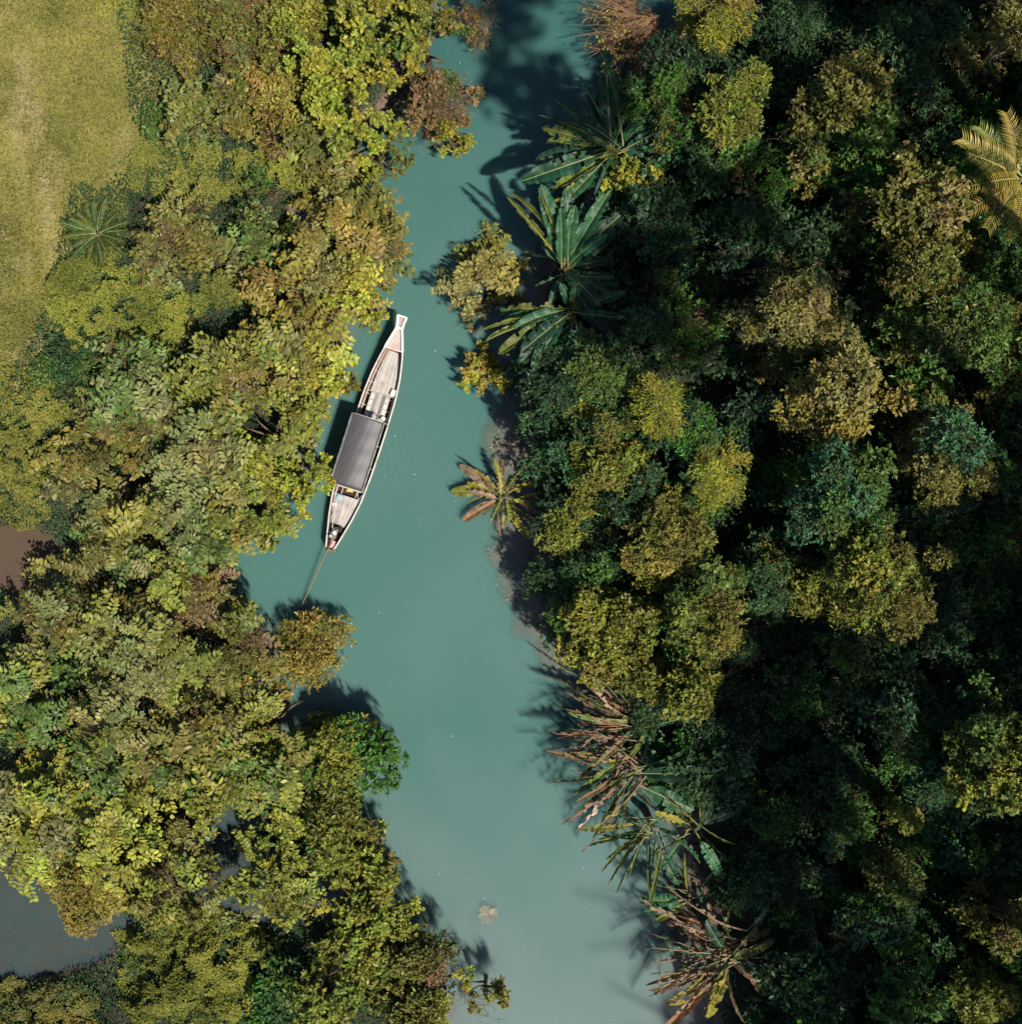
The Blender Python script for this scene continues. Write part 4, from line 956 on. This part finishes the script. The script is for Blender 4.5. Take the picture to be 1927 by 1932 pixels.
for sg in (-1, 1):
    strip('bench_top', M['wood'], 5.1, 6.44, sg * .34, sg * .64, .30, .03)
    strip('bench_rail', M['wood'], 5.1, 6.44, sg * .235, sg * .30, .26, .05)
    for k in range(5):
        b = MB(); b.box((5.26 + k * .25, sg * .305, .335), (.205, .16, .055)); o = b.build('seat_pad', M['paintw'], boat)
        md = o.modifiers.new('soft', 'BEVEL'); md.width = .02; md.segments = 2
b = MB(); b.box((6.45, 0, .17), (.03, 1.1, .12)); b.build('bulkhead', M['wood'], boat)
for u in np.arange(1.15, 8.2, .47):
    if 2.6 < u < 5.2: continue
    for sg in (-1, 1):
        w = fb(u) - .045; b = MB(); b.tube([(u, sg * w * .62, .09), (u, sg * w * .93, .24), (u, sg * w * .985, fg(u) - .01)], [.024, .022, .02], 4); b.build('rib', M['wood'], boat)
# rear deck
edges = [-.9, -.55, -.18, .2, .52, .82]
for i in range(5): strip('deck_board', M['wood'], .95, 2.12, edges[i] + .01, edges[i + 1] - .01, .33 + .002 * (i % 2), .025)
strip('deck_rail', M['paintw'], .85, 2.1, -.56, -.52, .365, .03)
b = MB(); b.box((2.14, 0, .30), (.035, 1.08, .09)); b.build('deck_beam', M['wood'], boat)
b = MB(); b.box((2.47, 0, .20), (.05, 1.1, .05)); b.build('cross_beam', M['wood'], boat)
for k, v in enumerate((-.34, -.28, .30)):
    b = MB(); b.box((2.34, v, .22), (.42, .035, .03), .0 if k else .35); b.build('loose_slat', M['wood'], boat)
# canopy: arched tarpaulin on tube frame
cu0, cu1, cw = 2.54, 5.33, .655
b = MB(); nu, nv = 22, 15; vs = []
def czz(u, v): return 1.62 + .16 * (1 - (abs(v) / cw) ** 1.8) + .012 * math.sin(u * 9) * (1 - abs(v) / cw) - .018 * math.sin((u - cu0) * math.pi / .70) ** 2 + .006 * math.sin(v * 21 + u * 3)
for layer in (0, 1):
    for i in range(nu):
        for j in range(nv):
            u = cu0 + (cu1 - cu0) * i / (nu - 1); v = -cw + 2 * cw * j / (nv - 1)
            ed = .012 * math.sin(i * 2.3) if j in (0, nv - 1) else 0
            vs.append((u, v + ed, czz(u, v) - .012 * layer))
fs = []
for i in range(nu - 1):
    for j in range(nv - 1):
        a = i * nv + j; fs.append((a, a + nv, a + nv + 1, a + 1)); c = a + nu * nv; fs.append((c, c + 1, c + nv + 1, c + nv))
rim = [i * nv for i in range(nu)] + [(nu - 1) * nv + j for j in range(1, nv)] + [i * nv + nv - 1 for i in range(nu - 2, -1, -1)] + [j for j in range(nv - 2, 0, -1)]
for a, c in zip(rim, rim[1:] + rim[:1]): fs.append((a, c, c + nu * nv, a + nu * nv))
b.add(vs, fs); canopy = b.build('canopy', M['tarp'], boat, True)
for sg in (-1, 1):
    b = MB(); b.tube([(u, sg * (cw + .005), czz(u, cw) - .03) for u in np.linspace(cu0 - .03, cu1 + .03, 6)], [.016] * 6, 6); b.build('canopy_rail', M['pipe'], boat, True)
    for u in (cu0, cu0 + .93, cu0 + 1.86, cu1):
        b = MB(); b.tube([(u, sg * (fb(u) - .03), fg(u) - .05), (u, sg * (cw - .005), 1.1), (u, sg * cw, 1.60)], [.017] * 3, 6); b.build('canopy_post', M['pipe'], boat, True)
    b = MB()
    for i in range(16):
        u = cu0 + .08 + i * (cu1 - cu0 - .16) / 15; b.tube([(u, sg * (cw - .03), czz(u, cw) + .012), (u + .01, sg * (cw + .02), czz(u, cw) - .03)], [.006, .006], 4)
    b.build('canopy_lacing', M['pipe'], canopy)
for u in (cu0 - .01, cu1 + .01):
    b = MB(); b.tube([(u, v, czz(u, v) - .012) for v in np.linspace(-cw, cw, 9)], [.016] * 9, 6); b.build('canopy_bow', M['pipe'], boat, True)
b = MB(); b.tube([(2.5, -.60, .5), (2.2, -.56, .47)], [.014, .014], 5); b.tube([(2.5, -.62, .5), (2.15, -.42, .36)], [.012, .012], 5); b.build('stay', M['pipe'], boat)
b = MB(); b.tube([(2.52, .64, .9), (2.15, .56, .48)], [.014, .014], 5); b.build('stay', M['pipe'], boat)
# engine and tail
eng = empty('engine', (.62, .03, .62)); eng.parent = boat
random.seed(44)
b = MB(); b.box((0, 0, 0), (.42, .24, .26)); b.box((.02, 0, .15), (.30, .18, .1)); b.tube([(-.2, 0, -.02), (-.34, .01, -.05)], [.09, .06], 10); o = b.build('engine_block', M['steel'], eng); o.modifiers.new('soft', 'BEVEL').width = .02
b = MB(); b.tube([(.05, -.05, .18), (.05, -.05, .30)], [.08, .075], 12); b.tube([(-.12, .06, .16), (-.12, .06, .26)], [.055, .05], 10); b.build('air_filter', M['white'], eng)
b = MB()
for k in range(14):
    p = Vector((random.uniform(-.18, .2), random.uniform(-.15, .15), random.uniform(.08, .26))); b.tube([p, p + rv(.1), p + rv(.16)], [.018, .016, .012], 5)
b.build('hose', M['steel'], eng)
b = MB(); b.tube([(.22, 0, 0), (.27, 0, 0)], [.15, .15], 14); b.build('flywheel', M['black'], eng)
b = MB(); b.tube([(.2, .12, .1), (.5, .17, .16), (.75, .12, .17)], [.018, .016, .014], 6); b.build('tiller', M['pipe'], eng)
b = MB(); b.box((-.02, .22, -.1), (.6, .12, .05)); b.box((.2, -.17, -.06), (.2, .16, .1)); b.build('mount', M['black'], eng)
b = MB(); b.box((.22, 0, .5), (.22, .22, .06)); b.box((.12, .02, .53), (.16, .1, .05)); b.build('swivel', M['pinkp'], boat)
b = MB(); b.box((.1, -.05, .46), (.16, .16, .04)); b.build('transom_plate', M['blue'], boat)
b = MB(); b.tube([(-.03, -.23, .44), (-.06, -.1, .40), (-.07, .05, .39), (-.04, .2, .43)], [.055, .05, .05, .055], 7); b.build('stern_fender', M['rust'], boat, True)
# local end of the tail: survey point (594.6,1229)
tw = Vector(((594.6 - 1021.5) / 50, -(1229 - 1024) / 50, -.02)) - Vector((bx0, by0, 0)); tl = Matrix.Rotation(-R(72.16), 3, 'Z') @ tw
t0 = Vector((.3, .03, .60)); tl.z = -.06
b = MB(); b.tube([t0, t0.lerp(tl, .3) + Vector((0, 0, .02)), t0.lerp(tl, .65) + Vector((0, 0, .02)), tl], [.034, .03, .027, .022], 8); sh = b.build('tail_shaft', M['rust'], boat, True)
b = MB()
for k in range(3):
    a = k * 2.094; e = tl + Vector((0, math.cos(a) * .13, math.sin(a) * .13)); w = Vector((.05, -math.sin(a) * .05, math.cos(a) * .05))
    b.add([tl, (tl + e) / 2 + w, e, (tl + e) / 2 - w, (tl + e) / 2 + Vector((.012, 0, 0))], [(0, 1, 4), (1, 2, 4), (2, 3, 4), (3, 0, 4)])
b.build('propeller', M['rust'], sh)
# things lying in the boat
def boat_pt(u, v, z): 
    p = Matrix.Rotation(R(72.16), 3, 'Z') @ Vector((u, v, z)); return (bx0 + p.x, by0 + p.y, z)
def lathe(prof, n=16):
    b = MB(); vs = [(r_ * math.cos(2 * math.pi * k / n), r_ * math.sin(2 * math.pi * k / n), z) for r_, z in prof for k in range(n)]; fs = []
    for i in range(len(prof) - 1):
        for k in range(n): fs.append((i * n + k, i * n + (k + 1) % n, (i + 1) * n + (k + 1) % n, (i + 1) * n + k))
    fs.append(tuple(range(n))[::-1]); fs.append(tuple((len(prof) - 1) * n + k for k in range(n))); b.add(vs, fs); return b
o = lathe([(.075, 0), (.095, .16), (.10, .17), (.10, .19), (.05, .2)]).build('jerrycan', M['white'], None, True, loc=boat_pt(5.52, -.40, .30)); tag(o, 'round white canister on the bench just ahead of the boat canopy', 'canister')
b = MB(); b.box((0, 0, .08), (.26, .18, .16)); b.box((0, 0, .17), (.27, .19, .02)); o = b.build('cooler_box', M['white'], None, loc=boat_pt(6.62, -.46, .24), rot=(0, 0, R(66))); o.modifiers.new('soft', 'BEVEL').width = .015
tag(o, 'white box on the floor at the front of the boat seats', 'box')
def pillow(name, mat, sx, sy, sz, loc, rz, label, cat, seed):
    random.seed(seed); b = MB(); n = 8; vs = []
    for l in (1, -1):
        for i in range(n + 1):
            for j in range(n + 1):
                p, q = i / n * 2 - 1, j / n * 2 - 1; h = (max(0, 1 - p ** 4) * max(0, 1 - q ** 4)) ** .5
                vs.append((p * sx / 2 * (1 + .06 * math.sin(q * 5 + seed)), q * sy / 2 * (1 + .08 * math.sin(p * 4 + seed)), l * sz / 2 * h * (1 + random.uniform(-.2, .2)) + sz / 2))
    fs = []; s = (n + 1) ** 2
    for i in range(n):
        for j in range(n):
            a = i * (n + 1) + j; fs.append((a, a + n + 1, a + n + 2, a + 1)); fs.append((s + a, s + a + 1, s + a + n + 2, s + a + n + 1))
    b.add(vs, fs); o = b.build(name, mat, None, True, loc=loc, rot=(0, 0, rz)); return tag(o, label, cat)
pillow('cushion', M['blue'], .22, .26, .10, boat_pt(2.05, .30, .33), R(60), 'pale blue cushion on the rear deck of the boat', 'cushion', 2)
pillow('life_vest', M['yellow'], .20, .27, .12, boat_pt(2.45, .02, .23), R(80), 'yellow life vest tucked under the rear end of the canopy', 'life vest', 5)
pillow('rag', M['white'], .10, .22, .05, boat_pt(1.72, .42, .33), R(95), 'white rag on the left side of the rear deck', 'rag', 7)
